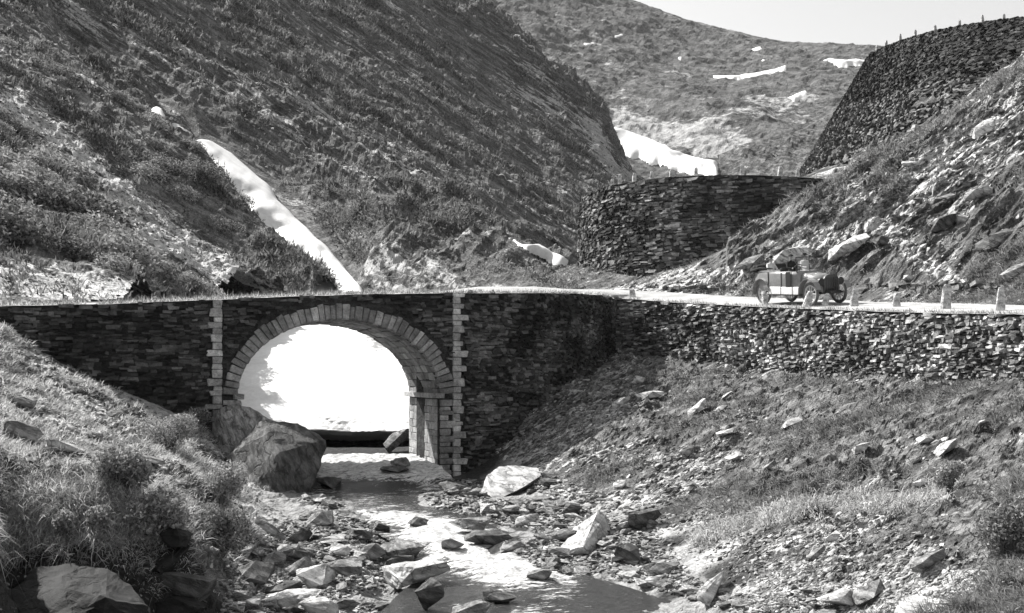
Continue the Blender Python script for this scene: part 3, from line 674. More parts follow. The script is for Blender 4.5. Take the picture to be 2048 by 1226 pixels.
# ---------------- high wall of the next hairpin
hw = tag(empty('high_wall', (38, 98, 15)), 'highest battered stone wall on the skyline at upper right', 'wall')
top3 = [P(1735, 130, 140), P(1738, 118, 128), P(1750, 105, 118), P(1800, 84, 109), P(1870, 63, 103), P(1960, 47, 98), P(2048, 36, 95), P(2300, 15, 88), P(2600, 0, 84)]
bot3 = [P(1600, 350, 135), P(1604, 352, 122), P(1612, 350, 111), P(1690, 365, 97), P(1780, 345, 88), P(1880, 290, 84), P(2048, 190, 80), P(2300, 110, 74), P(2600, 70, 70)]
def battered(topl, botl, hr, wr, rnd, proud=.07):
    n = len(topl); out = []; 
    T = np.array([list(p) for p in topl]); B = np.array([list(p) for p in botl]); ii = np.arange(n)
    H = 26; v = 0
    L = np.r_[0, np.cumsum([np.hypot(*(T[i + 1, :2] - T[i, :2])) for i in range(n - 1)])]
    while v < 1:
        hm = rnd.uniform(*hr); s = rnd.uniform(0, .3)
        while s < L[-1]:
            w = rnd.uniform(*wr); k = np.interp(s + w / 2, L, ii)
            t = np.array([np.interp(k, ii, T[:, j]) for j in range(3)]); b = np.array([np.interp(k, ii, B[:, j]) for j in range(3)])
            p = t * (1 - v) + b * v; k2 = min(k + .05, n - 1); k1 = max(k2 - .1, 0); q = [np.array([np.interp(kk, ii, T[:, j] * (1 - v) + B[:, j] * v) for j in range(3)]) for kk in (k1, k2)]
            ang = math.atan2(q[1][1] - q[0][1], q[1][0] - q[0][0])
            if rnd.random() < 1.15 - v * .9 and perlin(p[0] * .25, p[1] * .25, p[2] * .4) < .66 - v * .4:
                out.append((Vector(p) + Vector((math.sin(ang), -math.cos(ang), 0)) * rnd.uniform(-proud, proud), ang, w * .95, hm * .92, .5, rnd.uniform(-.1, .1), rnd.random()))
            s += w
        v += hm / 17
    return out
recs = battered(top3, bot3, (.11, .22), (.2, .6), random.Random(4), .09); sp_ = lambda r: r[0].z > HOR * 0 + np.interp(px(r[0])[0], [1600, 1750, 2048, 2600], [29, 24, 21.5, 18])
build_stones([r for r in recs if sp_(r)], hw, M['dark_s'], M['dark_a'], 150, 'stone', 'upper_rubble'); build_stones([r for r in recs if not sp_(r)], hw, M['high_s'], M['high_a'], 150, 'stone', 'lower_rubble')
def loft(name, rows, mat, parent=None, sub=6, disp=0, attrs=None, nsub=6):
    A = np.array([[list(p) for p in r] for r in rows]); nr, nc = A.shape[:2]
    ti = np.linspace(0, nr - 1, (nr - 1) * nsub + 1); tj = np.linspace(0, nc - 1, (nc - 1) * sub + 1)
    B = np.stack([[np.interp(ti, np.arange(nr), A[:, j, k]) for j in range(nc)] for k in range(3)], -1)  # nc, ti, 3
    C = np.stack([[np.interp(tj, np.arange(nc), B[:, i, k]) for i in range(len(ti))] for k in range(3)], -1)  # ti, tj, 3
    if disp:
        n = fbm(C[..., 0] * .5 / disp, C[..., 1] * .5 / disp, C[..., 2] * .5 / disp, 4, .6); C[..., 2] += n * disp * .5; C[..., 1] -= n * disp * .5
    m = C.shape[1]; i = np.arange(C.shape[0] * m).reshape(-1, m)
    Fq = np.stack([i[:-1, :-1], i[:-1, 1:], i[1:, 1:], i[1:, :-1]], -1).reshape(-1, 4)
    return link(name, np_mesh(name, C.reshape(-1, 3), Fq, True, attrs(C) if attrs else None), mat, parent)
back3 = [p + Vector((3.5, 5, -.1)) for p in top3]
loft('wall_core', [bot3, [p + Vector((0, .2, 0)) for p in top3], back3, [p + Vector((5, 9, -16)) for p in top3]], mat_ground('high_wall_turf', .9, (.03, .12), (.06, .2), (1, 1, 1.5), (0, R(-20), 0), .2), hw, 12, .5,
     lambda C: {'bare': np.full(C.shape[0] * C.shape[1], .38)}, 40)
reparent_all(hw)
# ------------------------------------------------------------------ snow
def in_poly(U, V, poly):
    c = np.zeros(U.shape, bool); n = len(poly)
    for i in range(n):
        (a, b), (d, e) = poly[i], poly[(i + 1) % n]
        c ^= ((b > V) != (e > V)) & (U < (d - a) * (V - b) / (e - b + 1e-9) + a)
    return c
def edge_dist(U, V, poly):
    best = np.full(U.shape, 1e9); n = len(poly)
    for i in range(n):
        (a, b), (c, d) = poly[i], poly[(i + 1) % n]
        t = np.clip(((U - a) * (c - a) + (V - b) * (d - b)) / ((c - a) ** 2 + (d - b) ** 2 + 1e-9), 0, 1)
        best = np.minimum(best, np.hypot(U - a - t * (c - a), V - b - t * (d - b)))
    return best
def snow_patch(poly, on, thick, step=2.5, name='snow_patch', wob=4, dirt=0.0):
    xs = [p[0] for p in poly]; ys = [p[1] for p in poly]
    u = np.arange(min(xs) - 8, max(xs) + 8, step); v = np.arange(min(ys) - 8, max(ys) + 8, step)
    U, V = np.meshgrid(u, v); Wu = U + wob * fbm(U * .04, V * .04, 3.3, 3); Wv = V + wob * fbm(U * .04, V * .04, 8.8, 3)
    ins = in_poly(Wu, Wv, poly); ed = edge_dist(Wu, Wv, poly)
    keep = ins | (ed < 3); idx = -np.ones(U.shape, int); pts = []; d = []
    for i, j in zip(*np.nonzero(keep)):
        h, _ = hit(U[i, j], V[i, j], on)
        if h is None: continue
        t = thick * min(1, ed[i, j] / (step * 5)) if ins[i, j] else -.5 * thick
        idx[i, j] = len(pts); pts.append((h.x, h.y - t * .6, h.z + t)); d.append(dirt)
    F = []
    for i in range(U.shape[0] - 1):
        for j in range(U.shape[1] - 1):
            q = (idx[i + 1, j], idx[i + 1, j + 1], idx[i, j + 1], idx[i, j])
            if min(q) >= 0:
                ys_ = [pts[k][1] for k in q]
                if max(ys_) - min(ys_) < .25 * min(ys_): F.append(q)
    if not F: return
    P_ = np.array(pts)
    for _ in range(9 if name == 'snow_gully' else 3):                                     # old snow fills the hollows: relax the heights
        acc = P_.copy(); cnt = np.ones(len(P_)); Fa = np.array(F)
        for k in range(4):
            np.add.at(acc, Fa[:, k], P_[Fa[:, (k + 1) % 4]]); np.add.at(cnt, Fa[:, k], 1)
        P_ = acc / cnt[:, None]
    P_[:, 2] += thick * (.35 if name == 'snow_gully' else .1)
    o = link(name, np_mesh(name, P_, F, True, {'dirt': d}), M['snow']); o['kind'] = 'structure'; return o
snow_patch([(375, 300), (400, 290), (425, 290), (445, 305), (470, 318), (505, 350), (545, 385), (562, 412), (600, 450), (640, 492), (678, 528), (700, 560), (730, 600), (780, 680), (640, 680), (600, 560), (500, 460), (400, 345)],
           ['valley_side'], 1.1, name='snow_gully')
snow_patch([(298, 218), (312, 212), (330, 220), (328, 236), (312, 236)], ['valley_side', 'left_hillside'], .6)
snow_patch([(338, 248), (362, 246), (362, 252), (385, 266), (360, 270)], ['valley_side', 'left_hillside'], .5)
snow_patch([(1000, 466), (1022, 474), (1050, 488), (1080, 488), (1100, 503), (1118, 510), (1138, 519), (1132, 532), (1112, 533), (1085, 520), (1060, 506), (1030, 486)], ['valley_side'], .55, name='snow_field')
snow_patch([(1146, 200), (1160, 214), (1190, 238), (1215, 252), (1255, 262), (1300, 278), (1345, 300), (1395, 318), (1437, 325), (1437, 352), (1380, 350), (1320, 335), (1240, 310), (1180, 270)], ['far_mountain'], 2.5, name='snow_field')
for pl in ([(1160, 83), (1175, 86), (1190, 84), (1185, 91), (1168, 91)], [(1225, 73), (1245, 66), (1250, 70), (1232, 77)], [(1420, 150), (1475, 149), (1530, 142), (1572, 130), (1575, 141), (1520, 152), (1480, 158), (1430, 156)],
           [(1637, 117), (1680, 118), (1735, 118), (1720, 133), (1680, 134), (1655, 125)], [(1500, 98), (1520, 91), (1526, 98), (1510, 104)], [(1352, 116), (1365, 112), (1362, 124)], [(1520, 120), (1532, 116), (1530, 124)],
           [(1200, 42), (1210, 40), (1206, 50)], [(1575, 195), (1612, 180), (1616, 188), (1590, 208)], [(1145, 22), (1150, 22), (1148, 28)]):
    snow_patch(pl, ['far_mountain'], 1.2, 1.6, wob=2)
us = (290, 440, 560, 640, 700, 760, 830, 900, 960)
lip = (868, 868, 866, 864, 868, 866, 868, 850, 830)
ton = [[P(u, v + 14, 60) for u, v in zip(us, lip)], [P(u, v + 3, 58) for u, v in zip(us, lip)], [P(u, v - 4, 57.2 + .7 * math.sin(u * .03)) for u, v in zip(us, lip)], [P(u, v - 30, 58.5) for u, v in zip(us, lip)],
       [P(u, 770, 62) for u in us], [P(u, 712 - .02 * (u - 400), 67) for u in us], [P(u, 660 + .03 * abs(u - 640), 74) for u in us], [P(u, 620 + .1 * abs(u - 670), 84) for u in us], [P(u, 590 + .25 * abs(u - 690), 96) for u in us]]
o = loft('snow_tongue', ton, M['snow'], None, 14, .1, lambda C: {'dirt': (1.2 * np.exp(-(((C[..., 0] / C[..., 1] * F_PX + 1024) - 770) / 60) ** 2) * smooth(64, 70, C[..., 1])).ravel()}, 16); o['kind'] = 'structure'

# ------------------------------------------------------------------ water
WY = [62, 52, 48, 45, 43, 40, 37, 36, 34.8, 33, 31, 29, 27.5, 26, 24, 22, 18, 12]
WL = [590, 600, 610, 605, 600, 590, 600, 640, 700, 748, 790, 830, 840, 800, 760, 720, 680, 600]
WR = [870, 850, 838, 880, 905, 945, 960, 960, 960, 1010, 1075, 1100, 1190, 1290, 1410, 1490, 1620, 1800]
Yw = np.exp(np.linspace(math.log(12), math.log(50.2), 420)); Tw = np.linspace(0, 1, 200)
uL = np.interp(Yw, WY[::-1], WL[::-1]); uR = np.interp(Yw, WY[::-1], WR[::-1])
UU = uL[:, None] * (1 - Tw) + uR[:, None] * Tw; YY = np.repeat(Yw[:, None], 200, 1); XX = (UU - 1024) / F_PX * YY
fo = np.interp(YY, [20, 25, 26.5, 28, 34.5, 35.6, 36.5, 40, 42, 42.6, 43.4, 47, 49, 50], [.12, .16, .45, .92, .95, .7, .2, .22, .2, .25, .85, .95, .9, .3])
cen = np.interp(YY, [20, 24, 26, 28, 29.5, 31, 32.5, 34, 36], [1090, 1080, 1055, 1010, 985, 930, 880, 835, 800]) + 18 * np.sin(YY * 2.1)
fo = np.where(YY < 36, fo * np.exp(-((UU - cen) / np.interp(YY, [20, 26, 28, 31, 36], [80, 95, 130, 120, 95])) ** 2) + .04, fo)
fo = fo + .25 * fbm(XX * .8, YY * .5, 4.4, 3) * (fo > .1)
wv = ridged(XX * 1.1, YY * .7, 2.2, 4) * .09 * smooth(.2, .8, fo) + fbm(XX * 1.5, YY * .9, 1.1, 3) * .025
step = .10 * np.tanh((YY - 42.6 - .4 * np.sin(XX * 1.3)) * 4)
ZZ = zs(YY) + .02 + wv + step
i = np.arange(YY.size).reshape(YY.shape); Fq = np.stack([i[:-1, :-1], i[:-1, 1:], i[1:, 1:], i[1:, :-1]], -1).reshape(-1, 4)
V_ = np.stack([XX, YY, ZZ], -1).reshape(-1, 3)
o = link('stream_water', np_mesh('stream_water', V_, Fq, True, {'foam': np.clip(fo, 0, 1)}), M['water']); o['kind'] = 'structure'
BV['stream_water'] = BVHTree.FromPolygons(V_.tolist(), Fq.tolist())

# ------------------------------------------------------------------ rocks
def rough(bm, amp, cuts, seed):
    for _ in range(cuts):
        bmesh.ops.subdivide_edges(bm, edges=bm.edges[:], cuts=1, use_grid_fill=True)
    bmesh.ops.triangulate(bm, faces=bm.faces[:])
    bm.normal_update(); co = np.array([v.co for v in bm.verts]); sz = np.ptp(co, 0).max(); f = 3.2 / sz
    n = ridged(co[:, 0] * f + seed, co[:, 1] * f, co[:, 2] * f * 2, 4) * .5 + fbm(co[:, 0] * f * 3, co[:, 1] * f * 3, co[:, 2] * f * 3, 3)
    st = perlin(co[:, 0] * f * .4 + seed, co[:, 1] * f * .4, (co[:, 2] + .4 * co[:, 0]) * f * 4); n = n + .9 * np.round(st * 3) / 3
    for v, k in zip(bm.verts, n): v.co += v.normal * float(k) * amp * sz
def hull_mesh(pts, seed=0, cuts=0, amp=.02, bev=0.0):
    bm = bmesh.new()
    for p in pts: bm.verts.new(p)
    r = bmesh.ops.convex_hull(bm, input=bm.verts[:]); 
    dead = [g for g in r['geom_interior'] if isinstance(g, bmesh.types.BMVert)] + [v for v in bm.verts if not v.link_faces]
    bmesh.ops.delete(bm, geom=list(set(dead)), context='VERTS')
    bmesh.ops.dissolve_limit(bm, angle_limit=R(9), verts=bm.verts[:], edges=bm.edges[:])
    if bev: bmesh.ops.bevel(bm, geom=bm.edges[:], offset=bev, segments=1, affect='EDGES')
    if cuts: bmesh.ops.triangulate(bm, faces=bm.faces[:]); rough(bm, amp, cuts, seed)
    else: bmesh.ops.triangulate(bm, faces=bm.faces[:])
    me = bpy.data.meshes.new('rock'); bm.to_mesh(me); bm.free(); return me
def rock_pts(seed, n=13, p=4.0):
    g = np.random.default_rng(seed); d = g.normal(size=(n, 3)); d /= (np.abs(d) ** p).sum(1)[:, None] ** (1 / p)
    d = d * g.uniform(.8, 1.0, (n, 1)); d[:, 2] = np.clip(d[:, 2] + d[:, 0] * g.uniform(-.3, .3), -1, 1); return d * .5
def hit_ground(u, v, names=('stream_bank', 'stream_water', 'right_hillside')): return hit(u, v, names)[0]
def slab(u, v, w, h, tilt, mat, label, seed, name='boulder', cat='rock', depth=None, on=None, cuts=2, yaw=0, group=None, n=13):
    """rock whose foot is seen at (u, v), w x h frame pixels large"""
    p = hit(u, v, on or ('stream_bank', 'right_hillside', 'stream_water'))[0]
    if p is None: print('no ground', label); return
    k = p.y / F_PX; W, H = w * k, h * k; D = depth or (W * .6 + H * .3)
    pts = rock_pts(seed, n) * (W * 1.08, D, H * 1.12); m = Matrix.Rotation(yaw, 3, 'Z') @ Matrix.Rotation(-R(tilt), 3, 'Y')
    me = hull_mesh([m @ Vector(q) for q in pts], seed, cuts)
    o = link(name, me, mat); o.location = p + Vector((0, D * .15, H * .38 + abs(math.sin(R(tilt))) * W * .2)); tag(o, label, cat, group); return o
def from_px(pts, mat, label, name='boulder', cat='boulder', cuts=3, amp=.008, seed=1, par=None):
    Pw = [P(*q) for q in pts]; c = sum(Pw, Vector()) / len(Pw); c.z = min(p.z for p in Pw)
    o = link(name, hull_mesh([p - c for p in Pw], seed, cuts, amp), mat, par); o.location = c
    if label: tag(o, label, cat)
    return o
# the pair of great boulders against the left abutment
from_px([(437, 824, 42.5), (458, 811, 42), (500, 818, 41.5), (530, 838, 41), (556, 850, 41.5), (540, 900, 40.5), (500, 960, 40), (440, 925, 41.5), (430, 880, 42), (425, 850, 43), (520, 835, 44), (455, 815, 44.5), (440, 1000, 43), (560, 960, 43)],
        M['rock_lit'], 'tilted grey boulder with layered pale face beside the left foot of the arch', seed=3, amp=.012)
from_px([(522, 842, 41), (596, 846, 42), (628, 862, 42), (651, 880, 41.5), (641, 930, 40.6), (606, 1008, 39.4), (575, 1025, 38.6), (530, 1022, 38.2), (497, 985, 38.6), (452, 915, 40), (466, 905, 40.2), (484, 880, 40.5), (536, 868, 39.6), (560, 905, 38.9), (560, 850, 43.5), (640, 900, 43.5), (600, 1010, 43), (500, 960, 43)],
        M['rock_block'], 'largest boulder, a dark block standing in front of the arch at the left', seed=5, amp=.012)
from_px([(957, 1000, 38.5), (975, 952, 39.5), (1000, 934, 40.5), (1040, 931, 41), (1075, 938, 41), (1082, 950, 40.5), (1050, 972, 39.3), (1015, 985, 38.5), (985, 1004, 37.8), (1000, 1005, 40), (1080, 965, 42.5), (1030, 935, 43)],
        M['rock_pale'], 'rounded boulder with a bright top beside the right foot of the arch', seed=6, amp=.008)
from_px([(1195, 1024, 32), (1211, 1030, 32.2), (1219, 1056, 32), (1223, 1118, 31.2), (1195, 1140, 30.4), (1155, 1135, 29.8), (1107, 1132, 29.6), (1113, 1108, 29.6), (1126, 1084, 30.2), (1150, 1056, 31), (1165, 1095, 29.4), (1215, 1085, 33.3), (1160, 1120, 32.5), (1218, 1140, 33)],
        M['rock_pale'], 'big pale pointed slab at the right edge of the stream below the arch', seed=7, amp=.01)
from_px([(1446, 1142, 24.8), (1440, 1165, 24.4), (1418, 1212, 23.6), (1396, 1200, 23.5), (1393, 1186, 23.7), (1412, 1166, 24.2), (1450, 1150, 25.4), (1425, 1205, 25), (1405, 1190, 25)],
        M['rock_pale'], 'pale upright triangular stone on the right bank near the bottom edge', name='boulder', seed=8, cuts=2)
from_px([(1786, 1250, 18.2), (1800, 1205, 19.4), (1850, 1178, 20.2), (1925, 1162, 20.6), (1990, 1168, 20.4), (2008, 1186, 19.8), (1975, 1215, 18.9), (1900, 1250, 17.9), (1800, 1262, 17.8), (1900, 1235, 18.1), (1960, 1180, 21.5), (1830, 1240, 20)],
        M['rock_pale'], 'wide flat pale slab in the bottom right corner of the bank', name='boulder', seed=9)
# dark boulders under the turf at lower left
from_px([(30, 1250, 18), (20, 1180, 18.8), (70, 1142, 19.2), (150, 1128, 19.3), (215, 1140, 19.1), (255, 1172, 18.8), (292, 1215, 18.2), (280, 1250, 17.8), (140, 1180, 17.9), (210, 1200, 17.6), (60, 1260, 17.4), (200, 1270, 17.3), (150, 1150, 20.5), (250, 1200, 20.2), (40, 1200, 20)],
        M['rock_shaded'], 'broad dark boulder under the overhanging turf at the bottom left', seed=10, amp=.012)
slab(340, 1140, 105, 52, 5, M['rock_shaded'], 'dark rounded stone in the bank just under the big round bush', 31, cuts=2, depth=1.2, on=('stream_bank',))
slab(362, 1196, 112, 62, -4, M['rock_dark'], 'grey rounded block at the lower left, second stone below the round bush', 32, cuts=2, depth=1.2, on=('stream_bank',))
slab(330, 1100, 110, 46, 8, M['rock_shaded'], 'low dark stone touching the leaves of the round bush from below', 33, cuts=2, depth=1, on=('stream_bank',))
slab(350, 1240, 120, 50, 0, M['rock_shaded'], 'dark stone cut off by the bottom edge left of the stream', 34, cuts=2, depth=1.2, on=('stream_bank',))
slab(40, 880, 90, 40, -10, M['rock_mid'], 'weathered rock at the left edge of the grass bank', 35)
slab(130, 905, 80, 22, -12, M['rock_pale'], 'pale flat stone on the left grass bank above the bushes', 36)
slab(45, 815, 60, 22, -8, M['rock_mid'], 'small grey stone at the left edge below the bridge wall', 37)
slab(300, 930, 60, 16, -22, M['rock_mid'], 'thin slab sticking out of the grass between the bushes', 38)
slab(245, 915, 70, 20, -20, M['rock_dark'], 'dark flat ledge in the grass left of the middle bush', 39)
slab(540, 1072, 75, 16, -32, M['rock_mid'], 'thin tilted slab leaning on the left bank below the dark block', 40)
slab(600, 1130, 30, 40, 60, M['rock_dark'], 'dark upright splinter among the stones left of the rapids', 41)
ST = [(678, 1118, 48, 42, 30, 'rock_pale', 'pale upright stone on the gravel bar with a shaded side', 51), (800, 1128, 108, 48, 4, 'rock_mid', 'grey wedge stone left of the rapids with a smaller one leaning on it', 52),
      (800, 1142, 70, 36, 0, 'rock_dark', 'dark stone leaning against the grey wedge stone', 53), (830, 1168, 145, 46, 3, 'rock_pale', 'long pale block lying across the lower pool edge', 54),
      (688, 1168, 80, 52, 8, 'rock_mid', 'square grey stone with pale top in the middle of the bar', 55), (620, 1182, 112, 44, 14, 'rock_pale', 'pale sloping slab in front of the square grey stone', 56),
      (500, 1165, 90, 44, 3, 'rock_dark', 'dark flat-sided stone at the left side of the stony bar', 57), (495, 1212, 56, 42, 8, 'rock_pale', 'bright rounded stone at the left bottom of the bar', 58),
      (565, 1222, 150, 30, 16, 'rock_pale', 'long pale tilted slab near the bottom edge', 59), (635, 1240, 75, 44, 10, 'rock_pale', 'pale stone cut by the bottom edge beside the long slab', 60),
      (860, 1222, 62, 56, 40, 'rock_dark', 'black rugged stone at the bottom edge in the pool', 61), (835, 1052, 42, 20, 0, 'rock_dark', 'dark wet stone in the middle of the upper rapids', 62),
      (940, 1066, 84, 30, 12, 'rock_mid', 'grey stone at the right edge of the rapids', 63), (975, 1088, 105, 24, -6, 'rock_dark', 'flat dark stone with water running past below the grey one', 64),
      (1060, 1052, 68, 22, 8, 'rock_pale', 'pale flat stone on the right gravel near the rapids', 65), (1020, 1100, 60, 18, 4, 'rock_mid', 'low grey slab right of the flat dark stone', 66),
      (760, 1222, 60, 22, 2, 'rock_dark', 'low dark stone in the shallow pool at the bottom', 67), (690, 1222, 50, 26, -5, 'rock_mid', 'grey stone on the bottom edge left of the shallow pool', 68),
      (940, 1240, 90, 30, 12, 'rock_mid', 'grey stone cut by the bottom edge right of the black one', 69), (650, 975, 60, 22, 5, 'rock_dark', 'wet dark stone in the upper white water beside the great block', 70),
      (790, 945, 60, 14, 0, 'rock_dark', 'low dark ledge stone in the white water under the arch', 71), (800, 935, 40, 22, 5, 'rock_mid', 'grey stone at the foot of the right arch pier', 72),
      (800, 906, 64, 46, 10, 'rock_mid', 'grey rock behind the right arch pier at the edge of the snow cave', 78), (905, 985, 60, 26, -5, 'rock_dark', 'dark stone in front of the right arch pier', 73), (540, 1130, 60, 24, 5, 'rock_mid', 'small grey block behind the dark flat-sided stone', 74),
      (740, 1120, 66, 30, 12, 'rock_mid', 'tilted grey slab between the pale upright stone and the rapids', 80), (560, 1195, 84, 30, 10, 'rock_dark', 'dark slab between two pale ones near the bottom left of the bar', 81),
      (1000, 1205, 70, 24, -4, 'rock_dark', 'low dark slab awash in the pool at the bottom', 82), (1080, 1160, 56, 22, 6, 'rock_mid', 'grey slab at the lower right rim of the rapids', 83), (900, 1098, 54, 24, 8, 'rock_mid', 'wet grey stone parting the rapids', 84),
      (590, 1150, 70, 26, 18, 'rock_mid', 'grey slab behind the sloping pale slab', 85), (1130, 1085, 60, 24, 14, 'rock_mid', 'grey slab just left of the big pointed slab', 86), (640, 1052, 60, 30, 5, 'rock_mid', 'grey stone on the bar just below the dark great block', 75), (600, 1085, 50, 26, 12, 'rock_dark', 'dark stone in the upper left of the bar', 76), (720, 1080, 50, 22, 0, 'rock_dark', 'dark stone at the left rim of the rapids', 77)]
for u, v, w, h, t, m_, lab, sd_ in ST: slab(u, v, w, h, t, M[m_], lab, sd_, 'stream_stone', 'stone', cuts=2)
BANKROCKS = [(1398, 828, 48, 16, 32, 'rock_pale', 'smooth pale oblong stone on the slope under the road wall'), (1243, 818, 38, 18, 28, 'rock_pale', 'pale stone left of the largest pair below the wall corner'),
      (1298, 800, 62, 16, 12, 'rock_pale', 'pale flat stone with a dark hole below the wall corner'), (1276, 766, 30, 14, 5, 'rock_pale', 'small bright stone nearest the wall corner'), (1452, 800, 30, 7, 35, 'rock_pale', 'upper sliver of pale stone on the slope'),
      (1443, 822, 28, 7, 35, 'rock_pale', 'lower sliver of pale stone on the slope'), (1582, 856, 44, 13, 20, 'rock_pale', 'narrow pale stone in the middle of the right slope'), (1450, 862, 40, 11, 15, 'rock_mid', 'grey sliver below the oblong stone'),
      (1450, 872, 36, 9, 20, 'rock_pale', 'lowest of the slivers below the oblong stone'), (1725, 905, 42, 14, 25, 'rock_pale', 'pale pointed stone in the right slope grass'), (1852, 888, 30, 16, 20, 'rock_pale', 'small pale block beside the bright slab at right'),
      (1898, 912, 60, 24, 30, 'rock_pale', 'bright slab high on the right slope near the frame edge'), (1842, 972, 28, 12, 10, 'rock_pale', 'small white stone above the grass ledge at right'), (1468, 925, 28, 16, 45, 'rock_pale', 'pale stone standing on edge in the mid slope'),
      (1540, 940, 34, 12, 35, 'rock_mid', 'grey leaning stone in the mid slope'), (1240, 978, 26, 16, 20, 'rock_pale', 'pale stone above the dark hollow by the pointed slab'), (1375, 915, 30, 18, 45, 'rock_dark', 'dark notched stone in the mid slope'),
      (1680, 1215, 80, 34, 10, 'rock_pale', 'rounded pale rock on the bottom edge at right'), (1740, 1205, 70, 26, 30, 'rock_mid', 'tilted grey slab beside the rounded pale rock'), (1860, 1140, 70, 26, 22, 'rock_mid', 'grey slab above the wide flat one in the corner'),
      (1320, 1150, 60, 26, 3, 'rock_mid', 'flat stone on the gravel right of the pointed slab'), (1310, 1168, 40, 16, 0, 'rock_pale', 'small square stone at the water edge at right'), (1255, 1130, 50, 40, 0, 'rock_dark', 'dark layered rock behind the pointed slab'),
      (1290, 1060, 70, 36, 15, 'rock_dark', 'dark crumbling ledge above the pointed slab'), (1668, 1085, 30, 16, 30, 'rock_pale', 'pale chip in the lower right scree'), (1630, 1118, 44, 14, 30, 'rock_mid', 'long grey chip in the lower right scree'), (1735, 1012, 30, 10, 0, 'rock_pale', 'pale flat chip under the grass overhang'),
      (1700, 510, 82, 22, 27, 'rock_pale', 'long bright slab on the hillside above the car'), (1588, 530, 96, 28, 24, 'rock_pale', 'bright slab just behind the tail of the car'), (1500, 540, 60, 18, 25, 'rock_mid', 'grey slab left of the bright one behind the car'),
      (1975, 270, 62, 22, 35, 'rock_pale', 'bright slab high on the hillside at right'), (1924, 450, 36, 22, 10, 'rock_pale', 'round white boulder on the hillside at right'), (1962, 400, 60, 24, 25, 'rock_pale', 'pale slab above the round white boulder'),
      (1965, 160, 44, 14, 30, 'rock_pale', 'small bright slab under the high wall'), (1824, 330, 34, 10, 8, 'rock_pale', 'pale stone just below the high wall'), (1832, 262, 24, 12, 5, 'rock_pale', 'small pale stone lodged under the dark band of the high wall'),
      (1935, 380, 40, 12, 30, 'rock_dark', 'dark rock ledge on the hillside left of the pale slab'), (1890, 460, 60, 22, 30, 'rock_dark', 'dark overhanging rock below the round white boulder'), (1800, 445, 34, 18, 15, 'rock_dark', 'dark rock beside the upper footpath'),
      (1760, 495, 36, 20, 20, 'rock_dark', 'dark rock at the end of the long bright slab'), (1990, 500, 70, 26, 25, 'rock_dark', 'dark rock outcrop at the right edge of the hillside'), (2035, 555, 60, 22, 18, 'rock_mid', 'jutting ledge at the right edge above the road'),
      (1560, 505, 40, 9, 28, 'rock_dark', 'thin dark slab leaning above the bright one by the car'), (1728, 585, 34, 18, -5, 'rock_dark', 'dark rock standing in for a dark hollow in the low wall in front of the car'), (1820, 560, 30, 10, 0, 'rock_pale', 'pale stone above the low wall'),  # the rock by the low wall is added in place of a dark hollow
      (1640, 440, 44, 14, 28, 'rock_dark', 'dark rock on the slope right of the bastion'), (1705, 425, 40, 12, 30, 'rock_mid', 'grey slab beside the start of the footpath'), (1890, 405, 44, 12, 28, 'rock_mid', 'grey slab in the middle of the upper hillside')]
for k, (u, v, w, h, t, m_, lab) in enumerate(BANKROCKS): slab(u, v, w * 1.1, h * 1.15, t, M[m_], lab, 100 + k, 'rock', 'rock', cuts=1, n=12, on=('stream_bank', 'right_hillside', 'wall'))
for k, (u, v, w, h, lab) in enumerate([(1100, 588, 30, 14, 'pale block at the road side where the bridge ends'), (1068, 588, 16, 9, 'small stone at the road side left of the pale block'), (940, 586, 14, 9, 'small rounded stone on the bridge edge above the right quoins'), (960, 585, 12, 7, 'second small stone on the bridge edge right of the quoins'),
                                  (985, 586, 12, 8, 'third small stone on the bridge edge right of the quoins')]):
    slab(u, v, w, h, 0, M['rock_pale'], lab, 200 + k, 'roadside_stone', 'stone', on=('road', 'valley_side'), cuts=1)
# loose stones of the bar: the larger ones one by one, the shingle as one mass
UR = [hull_mesh([Vector(q) for q in rock_pts(300 + k, 11, 5)], k) for k in range(14)]
URV = []
for me in UR:
    v = np.empty(len(me.vertices) * 3, np.float32); me.vertices.foreach_get('co', v); f = np.empty(len(me.polygons) * 3, np.int32); me.polygons.foreach_get('vertices', f); URV.append((v.reshape(-1, 3), f.reshape(-1, 3)))
    me.materials.append(M['river']); me.name = 'river_stone'
def bar_pts(n, seed):
    g = np.random.default_rng(seed); out = []
    zones = [([(455, 1110), (560, 1050), (620, 1025), (700, 1035), (770, 1060), (850, 1120), (760, 1175), (560, 1235), (440, 1235)], .42), ([(980, 1000), (1110, 1000), (1220, 1040), (1280, 1140), (1120, 1150), (1060, 1060), (950, 1040)], .2),
             ([(1210, 1140), (1330, 1130), (1460, 1190), (1640, 1180), (1700, 1235), (1480, 1235), (1400, 1205), (1230, 1160)], .15), ([(650, 1235), (720, 1205), (850, 1215), (1000, 1215), (1030, 1240)], .08), ([(600, 990), (640, 955), (700, 950), (720, 1000), (640, 1030)], .03), ([(840, 950), (960, 965), (980, 1000), (900, 990)], .04), ([(840, 985), (960, 975), (1000, 1030), (960, 1050), (860, 1015)], .05), ([(1000, 1080), (1090, 1080), (1180, 1150), (1090, 1150)], .06), ([(1000, 970), (1100, 950), (1300, 1030), (1380, 1150), (1250, 1140), (1100, 1010)], .15)]
    for poly, fr in zones:
        k = 0; xs = [p[0] for p in poly]; ys = [p[1] for p in poly]
        while k < n * fr:
            u, v = g.uniform(min(xs), max(xs)), g.uniform(min(ys), max(ys))
            if in_poly(np.array([u]), np.array([v]), poly)[0]: out.append((u, v)); k += 1
    return out, g
pts, g = bar_pts(245, 5)
